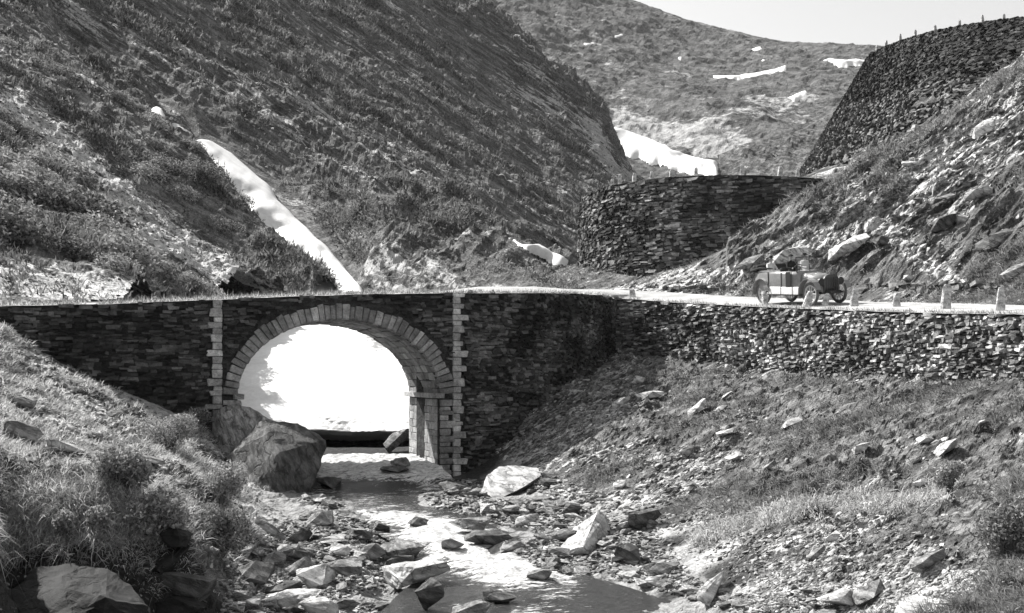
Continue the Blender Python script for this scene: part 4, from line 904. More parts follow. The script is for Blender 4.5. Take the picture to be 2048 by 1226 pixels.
for u, v in pts:
    p = hit(u, v, ('stream_bank',))[0]
    if p is None: continue
    w = g.uniform(18, 50) * g.choice([.8, 1, 1.3]) / F_PX * p.y; h = w * g.uniform(.2, .5)
    o = bpy.data.objects.new('river_stone', UR[int(g.integers(14))]); COL.objects.link(o)
    o.location = p + Vector((0, 0, h * .3)); o.rotation_euler = (g.uniform(-.25, .25), g.uniform(-.35, .25), g.uniform(0, 6.28)); o.scale = (w, w * g.uniform(.5, .9), h)
    tag(o, 'one of the many loose slaty stones strewn beside the rapids', 'stone', 'loose slaty stones strewn beside the rapids')
def merge_rocks(recs, name, mat):
    Vs, Fs, tn, n = [], [], [], 0
    for p, sc_, rx, ry, rz, k, t in recs:
        m = np.array((Matrix.Rotation(rz, 3, 'Z') @ Matrix.Rotation(ry, 3, 'Y') @ Matrix.Rotation(rx, 3, 'X')).transposed()); v, f = URV[k]
        Vs.append((v * sc_) @ m + np.array(p)); Fs.append(f + n); tn.append(np.full(len(v), t)); n += len(v)
    o = link(name, np_mesh(name, np.concatenate(Vs), np.concatenate(Fs), attrs={'tone': np.concatenate(tn)}), mat); o['kind'] = 'stuff'; return o
pts, g = bar_pts(7500, 6); recs = []
for u, v in pts:
    p = hit(u, v, ('stream_bank',))[0]
    if p is None: continue
    w = g.uniform(5, 17) / F_PX * p.y; recs.append((p + Vector((0, 0, w * .1)), (w, w * g.uniform(.5, .9), w * g.uniform(.25, .5)), g.uniform(-.3, .3), g.uniform(-.4, .3), g.uniform(0, 6.28), int(g.integers(14)), g.random()))
merge_rocks(recs, 'shingle', M['chip'])
# ---- sampling of the sheets by what shows of them
def sample(name, n, seed, dens):
    V, Fq, t, at = SH[name]; g = np.random.default_rng(seed)
    A = V[Fq]; uu = 1024 + A[..., 0] / A[..., 1] * F_PX; vv = HOR - A[..., 2] / A[..., 1] * F_PX
    ar = .5 * ((uu[:, 2] - uu[:, 0]) * (vv[:, 3] - vv[:, 1]) - (uu[:, 3] - uu[:, 1]) * (vv[:, 2] - vv[:, 0])); ar = np.abs(ar) * (ar < 0) + .15 * np.abs(ar)
    um, vm = uu.mean(1), vv.mean(1); w = np.minimum(ar, 400) * ((um > -120) & (um < 2170) & (vm > -60) & (vm < 1290))
    b = at['bare'].ravel()[Fq[:, 0]]
    if name in ('valley_side',):
        for pl, wd in SNOWLINES: w = w * (seg_mask(um, vm, pl, wd * .9) < .35)
    w = w * np.maximum(0, dens(um, vm, A.mean(1), b)); w /= w.sum()
    f = g.choice(len(Fq), n, p=w); a, c = g.random(n)[:, None], g.random(n)[:, None]; Q = A[f]
    pts = Q[:, 0] * (1 - a) * (1 - c) + Q[:, 1] * a * (1 - c) + Q[:, 2] * a * c + Q[:, 3] * (1 - a) * c
    e1 = Q[:, 1] - Q[:, 0]; e2 = Q[:, 3] - Q[:, 0]; nm = np.cross(e1, e2); nm /= np.linalg.norm(nm, axis=1)[:, None] + 1e-9; nm *= np.sign(nm[:, 2:3] + 1e-9)
    return pts, nm, b[f], g
def grass(name, sheet_, n, blades, hr, spread, mat, dens, seed, width=.012, droop=.5, down=(0, 0, 0), up=.6, tonef=None):
    pts, nm, b, g = sample(sheet_, n, seed, dens); m = n * blades
    c = np.repeat(pts, blades, 0); N = np.repeat(nm, blades, 0); s = np.repeat(g.uniform(.6, 1.25, n), blades)
    off = g.normal(size=(m, 3)) * (spread * s)[:, None] * .5; off -= N * (off * N).sum(1)[:, None]
    d = N * .5 + np.array((0, 0, up)) + g.normal(size=(m, 3)) * .38 + np.array(down) + off / (spread * s[:, None] + 1e-6) * .35; d /= np.linalg.norm(d, axis=1)[:, None]
    h = g.uniform(*hr, m) * s * (np.clip(c[:, 1] / 200, .32, 1.3) if name == 'valley_turf' else 1); r = c + off - N * .02; side = np.cross(d, g.normal(size=(m, 3))); side /= np.linalg.norm(side, axis=1)[:, None]
    w = (width * (np.clip(c[:, 1] / 24, .8, 8)) * g.uniform(.7, 1.4, m))[:, None]
    mid = r + d * (h * .55)[:, None]; tip = r + d * h[:, None] + np.c_[np.zeros(m), np.zeros(m), -droop * h * .45] + off * .3
    V = np.stack([r - side * w, r + side * w, mid + side * w * .7, tip, mid - side * w * .7], 1).reshape(-1, 3)
    i = np.arange(m)[:, None] * 5; F = np.concatenate([np.c_[i, i + 1, i + 2], np.c_[i, i + 2, i + 4], np.c_[i + 4, i + 2, i + 3]])
    tone = np.clip(np.repeat(g.uniform(.1, .9, n) ** 1.3, blades) + g.uniform(-.2, .25, m), 0, 1)
    o = link(name, np_mesh(name, V, F, False, {'tone': np.repeat(tone, 5)}), mat); o['kind'] = 'stuff'; return o
stk = lambda A, f, d=-33: perlin(rot2(A[:, 0], A[:, 2], d)[0] * f * .25, rot2(A[:, 0], A[:, 2], d)[1] * f * 1.4, A[:, 1] * f * .7)
nz = lambda A, f, o=0: perlin(A[:, 0] * f + o, A[:, 1] * f, A[:, 2] * f)
wet = lambda A: smooth(.25, .7, A[:, 2] - zs(A[:, 1]))
grass('right_bank_grass', 'stream_bank', 11000, 7, (.08, .24), .14, M['grass'], lambda u, v, A, b: (u > 930) * wet(A) * np.clip(.75 - b, 0.05, .6) * np.clip(.4 + stk(A, .5, 33) * 2, .04, 2), 21, .007, down=(-.45, -.2, -.1), up=.35)
grass('left_bank_grass', 'stream_bank', 8500, 8, (.10, .26), .16, M['grass_hi'], lambda u, v, A, b: (u < 560) * (A[:, 1] > 19.9) * np.where(v > 1085, .15, 1) * wet(A) * np.clip(.5 + nz(A, .5) * 1.6, .03, 2), 22, .007, down=(.45, -.15, -.05), up=.35)
def rim(u, v, A): return (seg_mask(u, v, [(-50, 1045), (150, 1045), (270, 1040)], 40) + seg_mask(u, v, [(1380, 1085), (1520, 1035), (1640, 1010), (1750, 1000)], 15) + seg_mask(u, v, [(1790, 1020), (1880, 975)], 12) + seg_mask(u, v, [(1360, 1130), (1430, 1060)], 14)) * wet(A)
grass('overhanging_grass', 'stream_bank', 2300, 12, (.22, .42), .2, M['grass_hi'], lambda u, v, A, b: rim(u, v, A) + 0.0, 23, .007, .9, down=(0, -.5, -.3))
# chips of slate on the banks
def chips(name, sh, n, pr, dens, seed, tilt):
    pts, nm, b, g = sample(sh, n, seed, dens); recs = []
    for p in pts:
        w = g.uniform(*pr) * g.choice([.6, .8, 1, 1.5]) / F_PX * p[1]
        recs.append((p, (w, w * g.uniform(.4, .9), w * g.uniform(.18, .45)), g.uniform(-.5, .5), -R(tilt) + g.uniform(-.35, .35), g.uniform(-.8, .8), int(g.integers(14)), g.random()))
    merge_rocks(recs, name, M['chip'])
chips('slate_scree', 'stream_bank', 12000, (5, 15), lambda u, v, A, b: (u > 900) * wet(A) * np.clip(b - .15, .03, 1) ** 1.3, 31, 30)
chips('bank_stones', 'stream_bank', 1300, (5, 16), lambda u, v, A, b: (u < 560) * wet(A) * np.clip(b, .02, 1), 32, -25)
chips('hillside_stones', 'right_hillside', 4500, (5, 16), lambda u, v, A, b: np.clip(b - .1, .02, 1) ** 1.3, 33, 30)
chips('scree', 'left_hillside', 3500, (3, 9), lambda u, v, A, b: np.clip(b - .2, .0, 1), 34, -30)
chips('valley_scree', 'valley_side', 3000, (3, 9), lambda u, v, A, b: np.clip(b - .05, .0, 1) * (v < 600), 35, -30)
grass('hillside_grass', 'right_hillside', 9000, 7, (.15, .38), .3, M['grass'], lambda u, v, A, b: np.clip(.7 - b, .05, .6) * np.clip(.3 + stk(A, .3, 33) * 2, .03, 2), 24, .006, down=(-.4, -.3, -.1), up=.4)
grass('low_shrub_cover', 'left_hillside', 12000, 9, (.16, .42), .5, M['leaf_d'], lambda u, v, A, b: np.clip(.5 - b, .02, .5) * np.clip(.1 + stk(A, .25) * 2.4, .01, 2), 25, .014, .3)
grass('valley_turf', 'valley_side', 13000, 8, (.3, .8), 1.0, M['leaf_d'], lambda u, v, A, b: np.clip(.5 - b, .02, .5) * np.clip(.05 + stk(A, .13) * 2.4, .01, 2) * (v < 600) * (A[:, 1] > 70), 26, .013, .3)

# ------------------------------------------------------------------ shrubs
def leaf_cloud(lobes, n, size, seed):
    g = np.random.default_rng(seed); Vs = []; tn = []
    tot = sum(l[3] ** 2 for l in lobes)
    for x, y, z, r in lobes:
        k = int(n * r * r / tot); d = g.normal(size=(k, 3)); d /= np.linalg.norm(d, axis=1)[:, None]
        rr = r * g.uniform(.35, 1.08, k) ** .6 * (1 + .25 * perlin(d[:, 0] * 2.5 + seed, d[:, 1] * 2.5, d[:, 2] * 2.5)); c = np.array((x, y, z)) + d * rr[:, None]
        a = g.normal(size=(k, 3)) + d * .5; a /= np.linalg.norm(a, axis=1)[:, None]; b = np.cross(a, g.normal(size=(k, 3))); b /= np.linalg.norm(b, axis=1)[:, None]
        s = (size * g.uniform(.6, 1.4, k))[:, None]
        Vs.append(np.stack([c - a * s, c + b * s * .45, c + a * s, c - b * s * .45], 1).reshape(-1, 3)); tn.append(np.repeat(g.uniform(0, 1, k), 4))
    V = np.concatenate(Vs); F = np.arange(len(V)).reshape(-1, 4); return np_mesh('foliage', V, F, False, {'tone': np.concatenate(tn)})
def stem_mesh(lobes, seed):
    bm = bmesh.new(); rd = random.Random(seed)
    for x, y, z, r in lobes:
        for k in range(3):
            e = Vector((x + rd.uniform(-.4, .4) * r, y + rd.uniform(-.4, .4) * r, z + rd.uniform(-.1, .5) * r)); tube(bm, [(0, 0, -.15), e * .5 + Vector((0, 0, .05)), e], [.03, .018, .006], 5)
    me = bpy.data.meshes.new('stem'); bm.to_mesh(me); bm.free(); me.materials.append(M['stem']); return me
def shrub(u, v, wpx, hpx, label, seed, leaf='leaf', n=5200, cat='bush', on=('stream_bank',), name='leafy_bush', size=.035):
    p = hit(u, v, on)[0]
    if p is None: print('no ground', label); return None
    k = p.y / F_PX; W, H = wpx * k, hpx * k; g = random.Random(seed); lob = []
    for i in range(7):
        a = g.uniform(0, 6.28); r = g.uniform(.15, .32); lob.append((math.cos(a) * W * r, math.sin(a) * W * r * .7, H * g.uniform(.3, .68), min(W, H) * g.uniform(.24, .36)))
    t = tag(empty(name, p), label, cat); me = leaf_cloud(lob, n, size, seed); link('foliage', me, M[leaf], t); link('stem', stem_mesh(lob, seed), None, t); return t
shrub(335, 905, 150, 85, 'leafy bush nearest the bridge wall at the left abutment', 1)
shrub(245, 985, 120, 110, 'dark-hearted leafy bush in the middle of the left bank', 2)
shrub(330, 1085, 170, 115, 'big round bush with bright leaves over the stones at lower left', 3, n=8000)
shrub(440, 1010, 120, 90, 'leafy bush right beside the great dark block', 4)
shrub(445, 1110, 120, 110, 'dark drooping bush at the foot of the left bank by the stones', 5, 'leaf_d')
shrub(385, 860, 80, 50, 'small dark bush in the shade at the wall foot', 6, 'leaf_d', 2500)
shrub(170, 1075, 150, 70, 'spreading tuft hanging over the dark boulder', 7, 'leaf', 4500)
shrub(2010, 1110, 120, 130, 'ragged dark bush at the right edge near the bottom', 8, 'leaf_d', 4500)
shrub(1900, 985, 60, 80, 'wispy bush on the right slope under the bright slab', 9, 'leaf', 2500)
shrub(415, 604, 22, 26, 'tiny bush on the bridge edge above the left quoins', 10, 'leaf_d', 500, on=('left_hillside', 'road'))
shrub(325, 606, 20, 20, 'tiny bush on the bridge edge left of the quoins', 11, 'leaf_d', 400, on=('left_hillside', 'road'))
# alpine shrubs on the near hillside, copies of four kinds
kinds = [None] * 4; g = np.random.default_rng(77); pts, nm, b, g = sample('left_hillside', 95, 78, lambda u, v, A, b: np.clip(.4 - b, .01, .4) * ((u < 420) + .25) * (v > 60))
for i, p in enumerate(pts):
    k = i % 4
    if kinds[k] is None:
        lob = [(random.uniform(-.6, .6), random.uniform(-.4, .4), random.uniform(.15, .5), random.uniform(.3, .5)) for _ in range(6)]
        t = tag(empty('alpine_shrub', p), None, 'shrub'); link('foliage', leaf_cloud(lob, 1300, .06, 90 + k), M['leaf' if k % 2 else 'leaf_d'], t); link('stem', stem_mesh(lob, k), None, t); kinds[k] = t
    else:
        t = kinds[k].copy(); COL.objects.link(t); t.location = p
        for ch in kinds[k].children: c = ch.copy(); COL.objects.link(c); c.parent = t
    s = g.uniform(.8, 1.9) * (1.3 if px(p)[0] < 300 and px(p)[1] > 330 else .9); t.scale = (s * 1.2, s, s * .9); t.rotation_euler = (0, R(25), g.uniform(0, 6.28)); t.rotation_euler[2] *= .15
    t['label'] = 'one of the low alpine shrubs dotting the near slope left of the snow gully'; t['group'] = 'alpine shrubs on the near slope left of the snow gully'
# tufts growing out of the road wall
def wall_tufts():
    g = np.random.default_rng(41); Vs = []; tn = []
    L = np.r_[0, np.cumsum([(b - a).length for a, b in zip(rwall[:-1], rwall[1:])])]; A = np.array([list(p) for p in rwall])
    for _ in range(1100):
        s = g.uniform(4, L[-2]) ; dz = abs(g.normal(0, .9)) + (.1 if g.random() < .5 else 0)
        if perlin(s * .5, dz * .6, 1.5) < -.05: continue
        p = np.array([np.interp(s, L, A[:, k]) for k in range(3)]); p[2] -= dz; q = np.array([np.interp(s + .3, L, A[:, k]) for k in range(3)]); t = q - p; n = np.array((t[1], -t[0], 0)); n /= np.linalg.norm(n)
        k = 40; d = n * .6 + g.normal(size=(k, 3)) * .45 + np.array((0, 0, -.45)); h = g.uniform(.1, .36, k)[:, None]; r = p + n * (.05 + .1 * dz) + g.normal(size=(k, 3)) * .07
        sd_ = np.cross(d, g.normal(size=(k, 3))); sd_ /= np.linalg.norm(sd_, axis=1)[:, None]; w = .022
        Vs.append(np.stack([r - sd_ * w, r + sd_ * w, r + d * h], 1).reshape(-1, 3)); tn.append(np.full(k * 3, g.random()))
    V = np.concatenate(Vs); o = link('wall_plants', np_mesh('wall_plants', V, np.arange(len(V)).reshape(-1, 3), False, {'tone': np.concatenate(tn)}), M['leaf_d'], rw); o['kind'] = 'stuff'
wall_tufts()
# ragged verge along the road edges
def verge(path, name, n, mat, hr=(.04, .14), inw=.5, seed=5, zoff=.02):
    g = np.random.default_rng(seed); L = np.r_[0, np.cumsum([(b - a).length for a, b in zip(path[:-1], path[1:])])]; A = np.array([list(p) for p in path])
    s = g.uniform(0, L[-1], n); s = s[(perlin(s * .9, 0, seed) > -.25)]; p = np.stack([np.interp(s, L, A[:, k]) for k in range(3)], 1); q = np.stack([np.interp(s + .2, L, A[:, k]) for k in range(3)], 1); t = q - p
    nn = np.stack([-t[:, 1], t[:, 0], 0 * s], 1); nn /= np.linalg.norm(nn, axis=1)[:, None] + 1e-9; m = len(s)
    r = p + nn * (g.beta(1, 2.5, m) * inw - .04)[:, None]; r[:, 2] += zoff; d = np.array((0, 0, 1)) + g.normal(size=(m, 3)) * .5 - nn * .3; h = g.uniform(*hr, m)[:, None]
    sd_ = np.cross(d, g.normal(size=(m, 3))); sd_ /= np.linalg.norm(sd_, axis=1)[:, None]; w = .016
    V = np.stack([r - sd_ * w, r + sd_ * w, r + d * h], 1).reshape(-1, 3); o = link(name, np_mesh(name, V, np.arange(len(V)).reshape(-1, 3), False, {'tone': np.repeat(g.random(m), 3)}), mat); o['kind'] = 'stuff'
verge(bf + wing + rwall[1:], 'road_verge_grass', 9000, M['grass_hi'])
verge(bf + wing[:3], 'bridge_edge_grass', 9000, M['grass'], (.03, .12), 3.5, 9)
verge([p for p in bb[1:]] , 'far_verge_grass', 3500, M['grass'], (.05, .2), seed=6)
# ------------------------------------------------------------------ guard stones
def guard(p, h, w, lean, lab, seed, grp=None, name='guard_stone'):
    g = random.Random(seed); bm = bmesh.new()
    lv = [(-.25, 1.05), (0, 1.05), (.5, .95), (.85, .82), (1.0, .5)]; rings = []
    for z, s in lv:
        rings.append([bm.verts.new((w * s * .5 * cx_ + g.uniform(-.1, .1) * w, w * s * .42 * cy_ + g.uniform(-.06, .06) * w, z * h + g.uniform(-.02, .02) * h)) for cx_, cy_ in ((-1, -.7), (-.7, -1), (.7, -1), (1, -.7), (1, .7), (.7, 1), (-.7, 1), (-1, .7))])
    for a, b in zip(rings[:-1], rings[1:]):
        for k in range(8): bm.faces.new((a[k], a[(k + 1) % 8], b[(k + 1) % 8], b[k]))
    bm.faces.new(rings[0][::-1]); bm.faces.new(rings[-1])
    o = bm_obj(name, bm, M['post']); o.location = p; o.rotation_euler = (g.uniform(-.04, .04), lean, g.uniform(-.5, .1)); tag(o, lab, 'guard stone', grp); return o
GS = [(1265, 594, 17, 11, -.1, 'small far guard stone where the road wall begins, left of the car'), (1530, 611, 26, 12, .02, 'guard stone in front of the car\'s rear wheel'),
      (1613, 614, 32, 14, .25, 'leaning guard stone in front of the car\'s front wheel'), (1649, 612, 26, 12, .22, 'short dark guard stone just right of the car\'s front wheel'),
      (1708, 612, 36, 15, .1, 'guard stone standing clear in front of the car\'s nose'), (1792, 613, 28, 14, .12, 'short guard stone midway between the car and the tallest one'),
      (1891, 617, 48, 18, .08, 'tallest guard stone, with a bright left edge, on the road wall'), (2001, 621, 46, 17, .03, 'guard stone nearest the right edge of the picture')]
for k, (u, v, h, w, ln, lab) in enumerate(GS):
    p = hit(u, v, ('road',))[0]
    if p is None: print('no road', lab); continue
    guard(p, h / F_PX * p.y, w / F_PX * p.y, ln, lab, k, 'guard stones along the lower road')
orda = ['first', 'second', 'third', 'fourth', 'fifth', 'sixth', 'seventh', 'eighth', 'last']
def on_path(path, u):
    best = None
    for a, b in zip(path[:-1], path[1:]):
        ua, ub = px(a)[0], px(b)[0]
        if (ua - u) * (ub - u) <= 0 and abs(ua - ub) > 1e-6:
            p = a.lerp(b, (u - ua) / (ub - ua))
            if best is None or p.y < best.y: best = p
    return best
for k, (u, h, w) in enumerate([(1216, 15, 8), (1231, 22, 8), (1261, 19, 8), (1297, 18, 7), (1339, 17, 11), (1389, 18, 7), (1483, 22, 8), (1562, 22, 9), (1598, 20, 7)]):
    p = on_path(bp, u)
    if p: p = p + (Vector((cx, cy, p.z)) - p).normalized() * .35; guard(p, h / F_PX * p.y, w / F_PX * p.y, random.uniform(-.06, .06), f'{orda[k]} guard stone from the left on top of the curved bastion', 20 + k, 'guard stones on the bastion')
for k, u in enumerate([1753, 1772, 1799, 1830, 1869, 1919, 1964, 2008]):
    p = on_path(top3, u)
    if p: guard(p + Vector((.2, .4, 0)), random.uniform(15, 20) / F_PX * p.y, 5.5 / F_PX * p.y, 0, f'{orda[k]} thin post from the left on the skyline of the high wall', 40 + k, 'posts on the high wall', 'guard_post')

# ------------------------------------------------------------------ the touring car
M['car'] = mat_plain('car_paint', .2, .35, .5); M['car_d'] = mat_plain('car_dark', .02, .5, .4); M['tyre'] = mat_plain('tyre', .12, .9, .2); M['wood'] = mat_plain('wheel_spokes', .5, .6, .3)
M['canvas'] = mat_plain('folded_canvas', .04, .95, .1); M['leather'] = mat_plain('seat_leather', .05, .6, .3); M['metal'] = mat_plain('dark_metal', .05, .4, .5); M['valance'] = mat_plain('pale_panels', .68, .5, .3)
M['skin'] = mat_plain('skin', .38, .7, .2); M['coat'] = mat_plain('dark_coat', .03, .95, .1); M['coat_l'] = mat_plain('light_coat', .6, .95, .1)
def mat_glass():
    t = NT('windscreen_glass', .05, .5); t.b.inputs['Transmission Weight'].default_value = 1; t.b.inputs['IOR'].default_value = 1.1
    tr = t.n.new('ShaderNodeBsdfTransparent'); ms = t.n.new('ShaderNodeMixShader'); ms.inputs[0].default_value = .25
    t.l.new(tr.outputs[0], ms.inputs[1]); t.l.new(t.b.outputs[0], ms.inputs[2]); t.l.new(ms.outputs[0], t.n['Material Output'].inputs[0]); return t.col(.9)
M['glass'] = mat_glass()
h = Vector((math.cos(R(-65)), math.sin(R(-65)), 0)); lf = Vector((-h.y, h.x, 0)); rear = Vector((11.67, 54.8, 0)) + lf * .7
def rz(p): z = ground_z(p.x, p.y, 'road'); return z if z is not None else 3.3
w4 = [rear - lf * .7, rear + lf * .7, rear + h * 3 - lf * .7, rear + h * 3 + lf * .7]; zz = [rz(q) for q in w4]
base_ = rear + h * 1.5; base_.z = sum(zz) / 4
fx = (h * 3 + Vector((0, 0, (zz[2] + zz[3] - zz[0] - zz[1]) / 2))).normalized(); ly = (lf * 1.4 + Vector((0, 0, (zz[1] + zz[3] - zz[0] - zz[2]) / 2))).normalized(); upv = fx.cross(ly)
CM = Matrix((fx, ly, upv)).transposed().to_4x4(); CM.translation = base_ + Vector((0, 0, .01))
car = tag(empty('touring_car', (0, 0, 0)), 'open vintage touring car with folded hood driving along the right-hand road', 'car'); car.matrix_world = CM; car.scale = (1.1,) * 3
def loft_x(bm, secs, cap=True):
    rs = [[bm.verts.new(q) for q in s] for s in secs]; n = len(rs[0])
    for a, b in zip(rs[:-1], rs[1:]):
        for k in range(n): bm.faces.new((a[k], b[k], b[(k + 1) % n], a[(k + 1) % n]))
    if cap: bm.faces.new(rs[0]); bm.faces.new(rs[-1][::-1])
def sect(x, hw, z0, z1, rt=.12, rb=.2, n=5):
    pts = []
    for cx_, cz, r, a0 in ((hw - rt, z1 - rt, rt, 0), (-hw + rt, z1 - rt, rt, 90), (-hw + rb, z0 + rb, rb, 180), (hw - rb, z0 + rb, rb, 270)):
        for k in range(n): a = R(a0 + 90 * k / (n - 1)); pts.append((x, cx_ + r * math.cos(a), cz + r * math.sin(a)))
    return pts
# rear tub and cockpit (x forward, origin midway between the axles)
bm = bmesh.new(); loft_x(bm, [sect(-2.25, .50, .72, 1.18, .1), sect(-2.1, .66, .60, 1.34), sect(-1.7, .76, .55, 1.38), sect(-.8, .80, .55, 1.36), sect(.2, .79, .55, 1.34), sect(.62, .72, .58, 1.32), sect(.72, .62, .6, 1.30)])
bm_obj('body', bm, M['car'], car, True)
for x in (-1.05, -.2, .45):
    bm = bmesh.new(); box(bm, (x, -.80, 1.0), (.022, .03, .68)); bm_obj('door_seam', bm, M['metal'], car)
bm = bmesh.new(); box(bm, (.25, -.805, .98), (.3, .02, .7)); bm_obj('spare_panel', bm, M['car_d'], car)
bm = bmesh.new(); loft_x(bm, [sect(.72, .56, .55, 1.26, .22, .1), sect(1.2, .46, .52, 1.22, .22, .1), sect(1.78, .36, .50, 1.16, .2, .1)]); bm_obj('bonnet', bm, M['car'], car, True)
bm = bmesh.new(); loft_x(bm, [sect(1.78, .38, .46, 1.2, .3, .08), sect(1.92, .38, .46, 1.2, .3, .08)]); rad = bm_obj('radiator', bm, M['metal'], car, True)
for k in range(7):
    bm = bmesh.new(); box(bm, (1.93, -.27 + k * .09, .8), (.015, .02, .56)); bm_obj('slat', bm, M['car_d'], rad)
for s in (-1, 1):
    bm = bmesh.new(); tube(bm, [(1.66, s * .48, .92), (1.74, s * .48, .92), (1.84, s * .48, .92), (1.9, s * .48, .92)], [.05, .13, .155, .15], 14); bm_obj('headlight', bm, M['car_d'], car)
bm = bmesh.new(); box(bm, (0.1, 0, .5), (4.0, .62, .12)); box(bm, (1.5, 0, .46), (.08, 1.25, .08)); box(bm, (-1.5, 0, .46), (.08, 1.25, .08)); box(bm, (2.05, -.3, .5), (.35, .06, .08)); box(bm, (2.05, .3, .5), (.35, .06, .08)); bm_obj('chassis', bm, M['car_d'], car)
for s in (-1, 1):
    bm = bmesh.new(); box(bm, (0, s * .80, .42), (2.0, .3, .04)); bm_obj('running_board', bm, M['car_d'], car)
    for x, w in ((-.62, .74), (.14, .7), (.72, .34)):
        bm = bmesh.new(); box(bm, (x, s * .76, .58), (w, .12, .3)); bmesh.ops.bevel(bm, geom=bm.edges[:], offset=.015, segments=1, affect='EDGES'); bm_obj('side_panel', bm, M['valance'], car)
    for x0 in (-1.5, 1.5):
        bm = bmesh.new(); pr = []
        for k in range(12):
            a = R((200 if x0 > 0 else 190) - k * (185 / 11)); pr.append((x0 + .56 * math.cos(a), .49 + .56 * math.sin(a)))
        rs = [[bm.verts.new((x, s * .62, z)), bm.verts.new((x, s * .88, z)), bm.verts.new((x, s * .88, z + .02)), bm.verts.new((x, s * .62, z + .02))] for x, z in pr]
        for a, b in zip(rs[:-1], rs[1:]):
            for k in range(4): bm.faces.new((a[k], b[k], b[(k + 1) % 4], a[(k + 1) % 4]))
        bm.faces.new(rs[0]); bm.faces.new(rs[-1][::-1]); bm_obj('mudguard', bm, M['car'], car)
def ring_mesh(R0, r0, mat, name, ax, seg=28, sec=8, squash=1.0):
    bm = bmesh.new(); vs = [[bm.verts.new(((R0 + r0 * math.cos(b)) * math.cos(a), r0 * squash * math.sin(b), (R0 + r0 * math.cos(b)) * math.sin(a))) for b in [2 * math.pi * j / sec for j in range(sec)]] for a in [2 * math.pi * i / seg for i in range(seg)]]
    for i in range(seg):
        for j in range(sec): bm.faces.new((vs[i][j], vs[(i + 1) % seg][j], vs[(i + 1) % seg][(j + 1) % sec], vs[i][(j + 1) % sec]))
    return bm_obj(name, bm, mat, ax, True)
for x in (-1.5, 1.5):
    for s in (-1, 1):
        w = empty('wheel'); w.parent = car; w.location = (x, s * .7, .46); ring_mesh(.40, .062, M['tyre'], 'tyre', w); ring_mesh(.335, .03, M['wood'], 'rim', w)
        for k in range(10):
            a = math.pi * 2 * k / 10; bm = bmesh.new(); tube(bm, [(0.06 * math.cos(a), 0, .06 * math.sin(a)), (.33 * math.cos(a), 0, .33 * math.sin(a))], .02, 6); bm_obj('spoke', bm, M['wood'], w)
        bm = bmesh.new(); tube(bm, [(0, -.09, 0), (0, .09, 0)], .075, 12); bm_obj('hub', bm, M['wood'], w)
wf = empty('windscreen'); wf.parent = car; wf.location = (.62, 0, 1.32)
bm = bmesh.new(); tube(bm, [(0, -.66, 0), (-.04, -.66, .58), (-.04, .66, .58), (0, .66, 0), (0, -.66, 0)], .022, 6); tube(bm, [(0, 0, 0), (-.04, 0, .58)], .014, 6); bm_obj('frame', bm, M['car_d'], wf)
bm = bmesh.new(); box(bm, (-.02, 0, .29), (.01, 1.28, .54)); bm_obj('pane', bm, M['glass'], wf)
bm = bmesh.new(); box(bm, (-.06, .45, .56), (.08, .36, .1)); bm_obj('sun_flap', bm, M['canvas'], wf)
# folded hood: rolled canvas across the tail with its bows along the sides
bm = bmesh.new()
for k, (x, z, r) in enumerate([(-2.25, 1.42, .11), (-2.08, 1.5, .12), (-1.9, 1.53, .09)]): tube(bm, [(x, -.72, z), (x - .04, 0, z + .03), (x, .72, z)], r, 10)
bm_obj('folded_hood', bm, M['canvas'], car, True)
for s in (-1, 1):
    bm = bmesh.new(); tube(bm, [(-2.3, s * .74, 1.38), (-1.6, s * .8, 1.5), (-.75, s * .8, 1.46)], [.05, .04, .03], 8); bm_obj('hood_bow', bm, M['canvas'], car, True)
for x in (-1.5, -.1):
    bm = bmesh.new(); box(bm, (x - .3, 0, 1.32), (.16, 1.36, .34)); box(bm, (x, 0, 1.2), (.5, 1.3, .12)); bmesh.ops.bevel(bm, geom=bm.edges[:], offset=.04, segments=2, affect='EDGES'); bm_obj('seat', bm, M['leather'], car)
bm_ = bmesh.new(); tube(bm_, [(.55, -.36, 1.25), (.3, -.36, 1.48)], .015, 6); bm_obj('steering_column', bm_, M['metal'], car)
sw = ring_mesh(.19, .014, M['car_d'], 'steering_wheel', car, 20, 6); sw.location = (.3, -.36, 1.48); sw.rotation_euler = (0, R(-50) , R(90)); sw.rotation_euler = (R(90), 0, R(0)); sw.rotation_euler = Matrix.Rotation(R(-45), 3, 'Y').to_euler(); sw.data.transform(Matrix.Rotation(R(90), 4, 'X'))
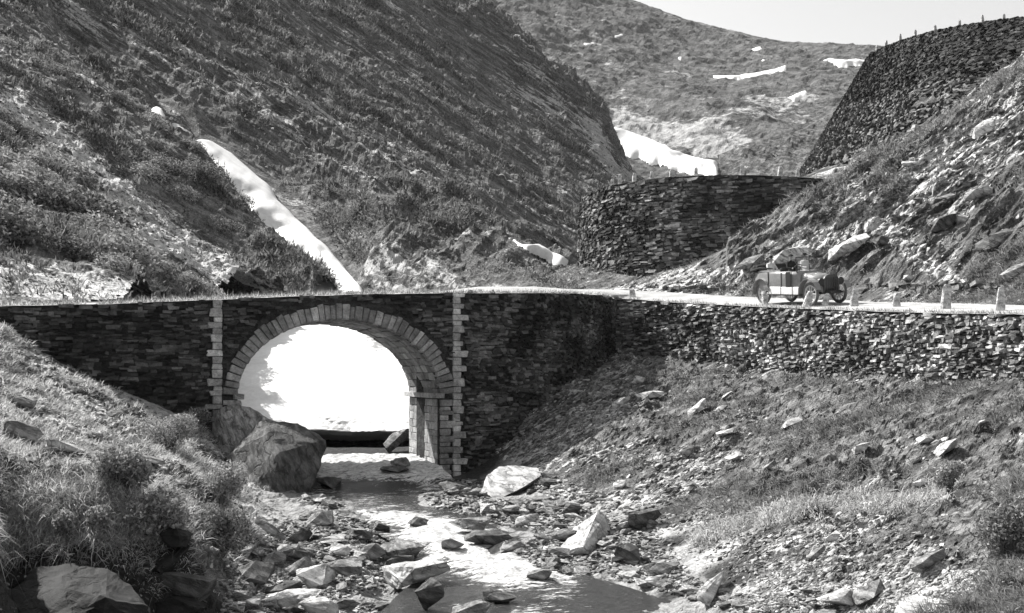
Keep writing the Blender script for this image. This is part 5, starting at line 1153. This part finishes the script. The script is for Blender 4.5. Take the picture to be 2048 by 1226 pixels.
def person(loc, label, coat, hat, arms):
    """seated adult, facing +x of the car; one skinned body with head"""
    J = {'pelvis': (0, 0, .1, .14), 'waist': (-.02, 0, .28, .13), 'chest': (-.03, 0, .48, .155), 'neck': (-.01, 0, .62, .055), 'chin': (.02, 0, .69, .06), 'head': (.02, 0, .79, .092), 'crown': (.01, 0, .85, .07)}
    ed = [('pelvis', 'waist'), ('waist', 'chest'), ('chest', 'neck'), ('neck', 'chin'), ('chin', 'head'), ('head', 'crown')]
    for s, nm in ((-1, 'r'), (1, 'l')):
        J['sh' + nm] = (-.03, s * .18, .55, .07); J['el' + nm] = (.1, s * .25, .33, .05); hx = arms.get(nm, (.28, s * .14, .3)); J['wr' + nm] = (*hx, .033)
        J['hd' + nm] = (hx[0] + .06, hx[1], hx[2] + .02, .04); J['kn' + nm] = (.42, s * .12, .12, .075); J['ft' + nm] = (.5, s * .12, -.25, .05)
        ed += [('chest', 'sh' + nm), ('sh' + nm, 'el' + nm), ('el' + nm, 'wr' + nm), ('wr' + nm, 'hd' + nm), ('pelvis', 'kn' + nm), ('kn' + nm, 'ft' + nm)]
    ks = list(J); me = bpy.data.meshes.new('person'); me.from_pydata([J[k][:3] for k in ks], [(ks.index(a), ks.index(b)) for a, b in ed], [])
    o = bpy.data.objects.new('person', me); COL.objects.link(o); md = o.modifiers.new('s', 'SKIN')
    for k, sv in zip(ks, me.skin_vertices[0].data): sv.radius = (J[k][3],) * 2; sv.use_root = k == 'pelvis'
    o.modifiers.new('u', 'SUBSURF').levels = 2
    dg = bpy.context.evaluated_depsgraph_get(); m2 = bpy.data.meshes.new_from_object(o.evaluated_get(dg)); bpy.data.objects.remove(o)
    m2.materials.clear(); m2.materials.append(coat); m2.materials.append(M['skin'])
    for p in m2.polygons:
        p.use_smooth = True; c = p.center
        if c.z > .66 or any((c - Vector(J['hd' + n][:3])).length < .07 for n in 'rl'): p.material_index = 1
    m2.name = 'body'; t = empty('person'); m2 = link('body', m2, None, t); tag(t, label, 'person'); t.matrix_world = CM @ Matrix.Translation(Vector(loc) * 1.1)
    bm = bmesh.new()
    if hat == 'cap': tube(bm, [(.01, 0, .84), (.01, 0, .87), (.0, 0, .93)], [.1, .115, .06], 12); box(bm, (.11, 0, .85), (.09, .14, .012))
    else: tube(bm, [(.01, 0, .85), (.01, 0, .862)], .17, 14); tube(bm, [(.01, 0, .86), (.01, 0, .95)], [.1, .085], 12)
    bm_obj('hat', bm, M['canvas'], t)
    bm = bmesh.new(); tube(bm, [(.115, 0, .79), (.13, 0, .77)], [.012, .018], 6)
    for s in (-1, 1): tube(bm, [(.02, s * .09, .80), (.02, s * .1, .77)], [.018, .014], 6)
    bm_obj('face', bm, M['skin'], t); return t
person((-.12, -.36, 1.18), 'driver in a dark coat and cap with hands on the steering wheel', M['coat'], 'cap', {'r': (.32, -.16, .3), 'l': (.32, .16, .3)})
person((-.12, .34, 1.18), 'passenger in a light coat seated beside the driver', M['coat_l'], 'hat', {})
person((-1.5, -.3, 1.12), 'passenger in a dark hat on the rear seat of the car', M['coat_l'], 'hat', {})

# ------------------------------------------------------------------ thin valley haze
bm = bmesh.new(); box(bm, (0, 1000, 261), (5000, 5000, 538)); hz = bpy.data.materials.new('haze_air'); hz.use_nodes = True
hn = hz.node_tree; hn.nodes.remove(hn.nodes['Principled BSDF']); pv = hn.nodes.new('ShaderNodeVolumePrincipled'); pv.inputs['Color'].default_value = g3(.9); pv.inputs['Density'].default_value = .00006
hn.links.new(pv.outputs[0], hn.nodes['Material Output'].inputs['Volume']); hb = bm_obj('haze', bm, hz); hb['kind'] = 'stuff'
